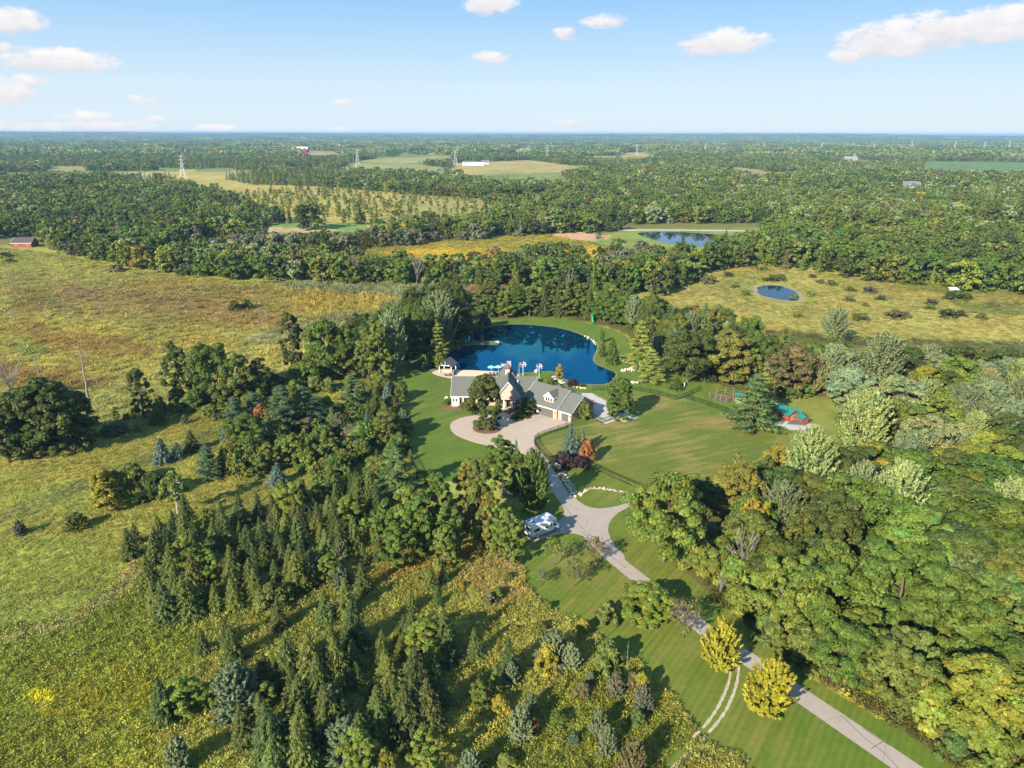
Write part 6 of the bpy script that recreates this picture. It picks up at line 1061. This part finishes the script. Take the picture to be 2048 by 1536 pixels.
# sparse young trees in the wet meadow
W0 = np.concatenate([inside([(440, 396), (640, 376), (800, 390), (800, 450), (640, 452), (540, 430)], 11, seed=41), inside([(800, 388), (960, 398), (1010, 428), (930, 458), (800, 458)], 13, seed=42)]); n = len(W0); rng = np.random.default_rng(41); s = rng.uniform(.35, .8, n); k = rng.random(n) < .7; W0, s = W0[k], s[k]; n = len(W0)
scatter('young_trees', 'sparse yellowing young trees in the wet meadow', np.c_[W0, np.zeros(n)], [PR['midpop0']['crown'], PR['midpop1']['crown'], PR['midshrub0']['crown']], rng.choice([0, 1, 0, 1, 2], n), np.stack([s, s, s], 1), rng.uniform(0, 6.28, n), tints(['lime', 'olive', 'gold', 'green'], [3, 4, 2, 2], n, rng))
# understorey of the woods
P = np.concatenate([inside(WOOD, 3.6, seed=51), inside(BKP, 4.2, seed=52)]); n = len(P); rng = np.random.default_rng(52); s = rng.uniform(.5, 1.1, n)
scatter('understorey', 'low undergrowth beneath the right hand wood', np.c_[P, np.zeros(n)], [PR['midshrub0']['crown'], PR['midshrub1']['crown']], rng.integers(0, 2, n), np.stack([s * .8, s * .8, s * .8], 1), rng.uniform(0, 6.28, n), tints(['dark', 'green', 'olive', 'brown'], [4, 4, 4, 1], n, rng))
# grass, goldenrod and reeds
TUFT = [tufts('grass', 160 + i, 44, 1.15, .8, .2, .2, .45) for i in range(3)] + [tufts('weed', 164 + i, 52, 1.05, 1.0, .55, .115, .6) for i in range(3)]; REED = [tufts('reed', 168 + i, 44, 1.6, 1.6, .10, .5, .2) for i in range(2)]
NOGRASS = [[(788, 735), (800, 725), (880, 700), (1260, 690), (1500, 790), (1560, 870), (1450, 960), (1300, 1000), (1112, 960), (1030, 915), (962, 948), (872, 968), (842, 960), (818, 925), (804, 860), (802, 810)], [(1048, 1030), (1075, 1000), (1110, 975), (1300, 985), (1330, 1110), (1430, 1200), (1690, 1400), (2010, 1610), (1560, 1620), (1470, 1508), (1400, 1478), (1330, 1545), (1290, 1600), (1330, 1520), (1392, 1462), (1375, 1440), (1330, 1385), (1290, 1345), (1270, 1318), (1225, 1296), (1180, 1258), (1110, 1222), (1068, 1195), (1050, 1165), (1044, 1130), (1040, 1080)]]
def grass(name, label, poly, sp, seed, protos, sx, sz, dens=1.0, flower=None, gain=1.15):
    P = inside(poly, sp, .5, seed); rng = np.random.default_rng(seed); Q = np.c_[P, np.zeros(len(P))]; px, py = PXn(Q); k = rng.random(len(P)) < dens
    for q in NOGRASS: k &= ~inpoly(px, py, q)
    k &= (px > -60) & (px < 2110) & (py < 1590); Q = Q[k]; n = len(Q); c = zone_colour(Q) * gain * rng.uniform(.7, 1.3, (n, 1))
    if flower:
        fc, fp = flower; d = fbm(Q[:, 0] / 5, Q[:, 1] / 5, 3); kk = rng.random(n) < fp * np.clip((d - .35) * 5, 0, 2); c[kk] = np.array(fc) * rng.uniform(.7, 1.2, (kk.sum(), 1))
    s = rng.uniform(.7, 1.35, n); scatter(name, label, Q, protos, rng.integers(0, len(protos), n), np.stack([s * sx, s * sx, s * sz * rng.uniform(.7, 1.3, n)], 1), rng.uniform(0, 6.28, n), c)
grass('goldenrod', 'rough goldenrod and weeds covering the foreground meadow', [(-60, 1260), (140, 1240), (260, 1130), (560, 1060), (900, 1060), (1060, 1050), (1500, 1480), (1500, 1600), (-80, 1600)], .78, 61, TUFT[3:] + TUFT[:1], 1.0, .8, 1.05, ((.32, .27, .02), .06))
grass('meadow_grass', 'rough grass on the left meadow', [(-60, 900), (200, 860), (560, 760), (800, 715), (810, 880), (870, 980), (1060, 1020), (900, 1070), (560, 1070), (260, 1140), (140, 1250), (-80, 1280)], .95, 62, TUFT, 1.1, .36, 1.05, ((.27, .24, .04), .06))
NG = NOGRASS[1]; NOGRASS[1] = [q for q in NG]
grass('verge_weeds', 'rough weeds at the foot of the right hand wood', [(1375, 1105), (1430, 1203), (1560, 1318), (1690, 1403), (1840, 1483), (1990, 1605), (2150, 1590), (1900, 1420), (1700, 1280), (1500, 1130), (1400, 1060)], .8, 67, TUFT, 1.1, .9, 1.6)
grass('marsh_grass', 'tall tawny grass and sedge across the marsh', [(-60, 492), (100, 505), (300, 545), (440, 560), (980, 578), (980, 600), (900, 660), (760, 735), (560, 765), (300, 850), (-60, 915)], 2.1, 63, TUFT[:3] + REED[:1], 2.1, .6, 1.0)
grass('reeds', 'grey green reed beds at the right of the marsh', [(500, 575), (700, 560), (880, 575), (990, 572), (960, 620), (860, 690), (760, 735), (600, 750), (520, 700), (640, 640), (560, 590)], 2.0, 64, REED, 1.3, 1.15, .9)
NOGRASS.append([(1500, 574), (1530, 562), (1570, 566), (1612, 590), (1610, 610), (1560, 612), (1510, 600)]); grass('field_grass', 'tan grass over the right hand meadow', [(1300, 596), (1400, 552), (1500, 524), (1640, 545), (2110, 590), (2110, 690), (1700, 690), (1480, 655), (1350, 620)], 2.4, 65, TUFT[:3], 2.2, .32, 1.0)
grass('golden_crop', 'yellow golden field crop in the middle distance', [(640, 512), (700, 490), (900, 480), (1090, 468), (1190, 486), (1300, 510), (1300, 540), (1230, 560), (1000, 560), (760, 548), (640, 530)], 2.6, 66, TUFT[3:], 2.4, 1.0, .9)
# ------------------------------------------------------------------ labels for the planted trees
ORD = ['', 'second ', 'third ', 'fourth ', 'fifth ', 'sixth ', 'seventh ', 'eighth ', 'ninth ', 'tenth ', 'eleventh ', 'twelfth ', 'thirteenth ', 'fourteenth ', 'fifteenth ', 'sixteenth ', 'seventeenth ', 'eighteenth ', 'nineteenth ', 'twentieth ']
GRP = {}
for (t, kind, tint, h, w_, x, y, pos) in AUTO:
    lm = min(LANDMARKS, key=lambda l: math.hypot(l[1] - x, (l[2] - y) * 1.3)); dx, dy = x - lm[1], y - lm[2]
    if abs(dx) > abs(dy) * 1.2: d = 'left of' if dx < 0 else 'right of'
    else: d = 'behind' if dy < 0 else 'in front of'
    look = TINT[tint][1] + ' ' + WORD[kind]; 
    if kind in ('dead', 'snag'): look = WORD[kind]
    GRP.setdefault((look, d, lm[0]), []).append((math.hypot(dx, dy), t, h, x, y))
for (look, d, lm), L in GRP.items():
    L.sort(key=lambda r: r[0])
    if len(L) == 2: hs = ('lower ', 'taller ') if L[0][2] < L[1][2] else ('taller ', 'lower ')
    for i, (q, t, h, x, y) in enumerate(L):
        if len(L) == 1: t['label'] = '%s %s %s' % (look, d, lm)
        elif len(L) == 2 and abs(L[0][2] - L[1][2]) > .18 * h: t['label'] = '%s%s %s %s' % (hs[i], look, d, lm)
        elif i >= 20: t['label'] = '%s out in the thicket %s %s' % (look, d, lm)
        else: t['label'] = '%s%s %s %s' % (ORD[i] if 0 < i < 20 else ('nearest ' if i == 0 else 'outermost '), look, d, lm)
# ------------------------------------------------------------------ haze
hz = MB(); hz.cbox((0, 11200, 38), 48000, 23400, 80); ho = hz.build('haze', None); mt = bpy.data.materials.new('haze_air'); mt.use_nodes = True; n = NT(mt.node_tree)
vol = n.n('ShaderNodeVolumePrincipled', {'Color': (.33, .57, .85, 1), 'Density': 8e-5, 'Anisotropy': 0.0}); n.t.links.new(vol.outputs[0], n.n('ShaderNodeOutputMaterial').inputs['Volume'])
ho.data.materials.append(mt); tag(ho, kind='stuff', label='thin blue haze in the air')
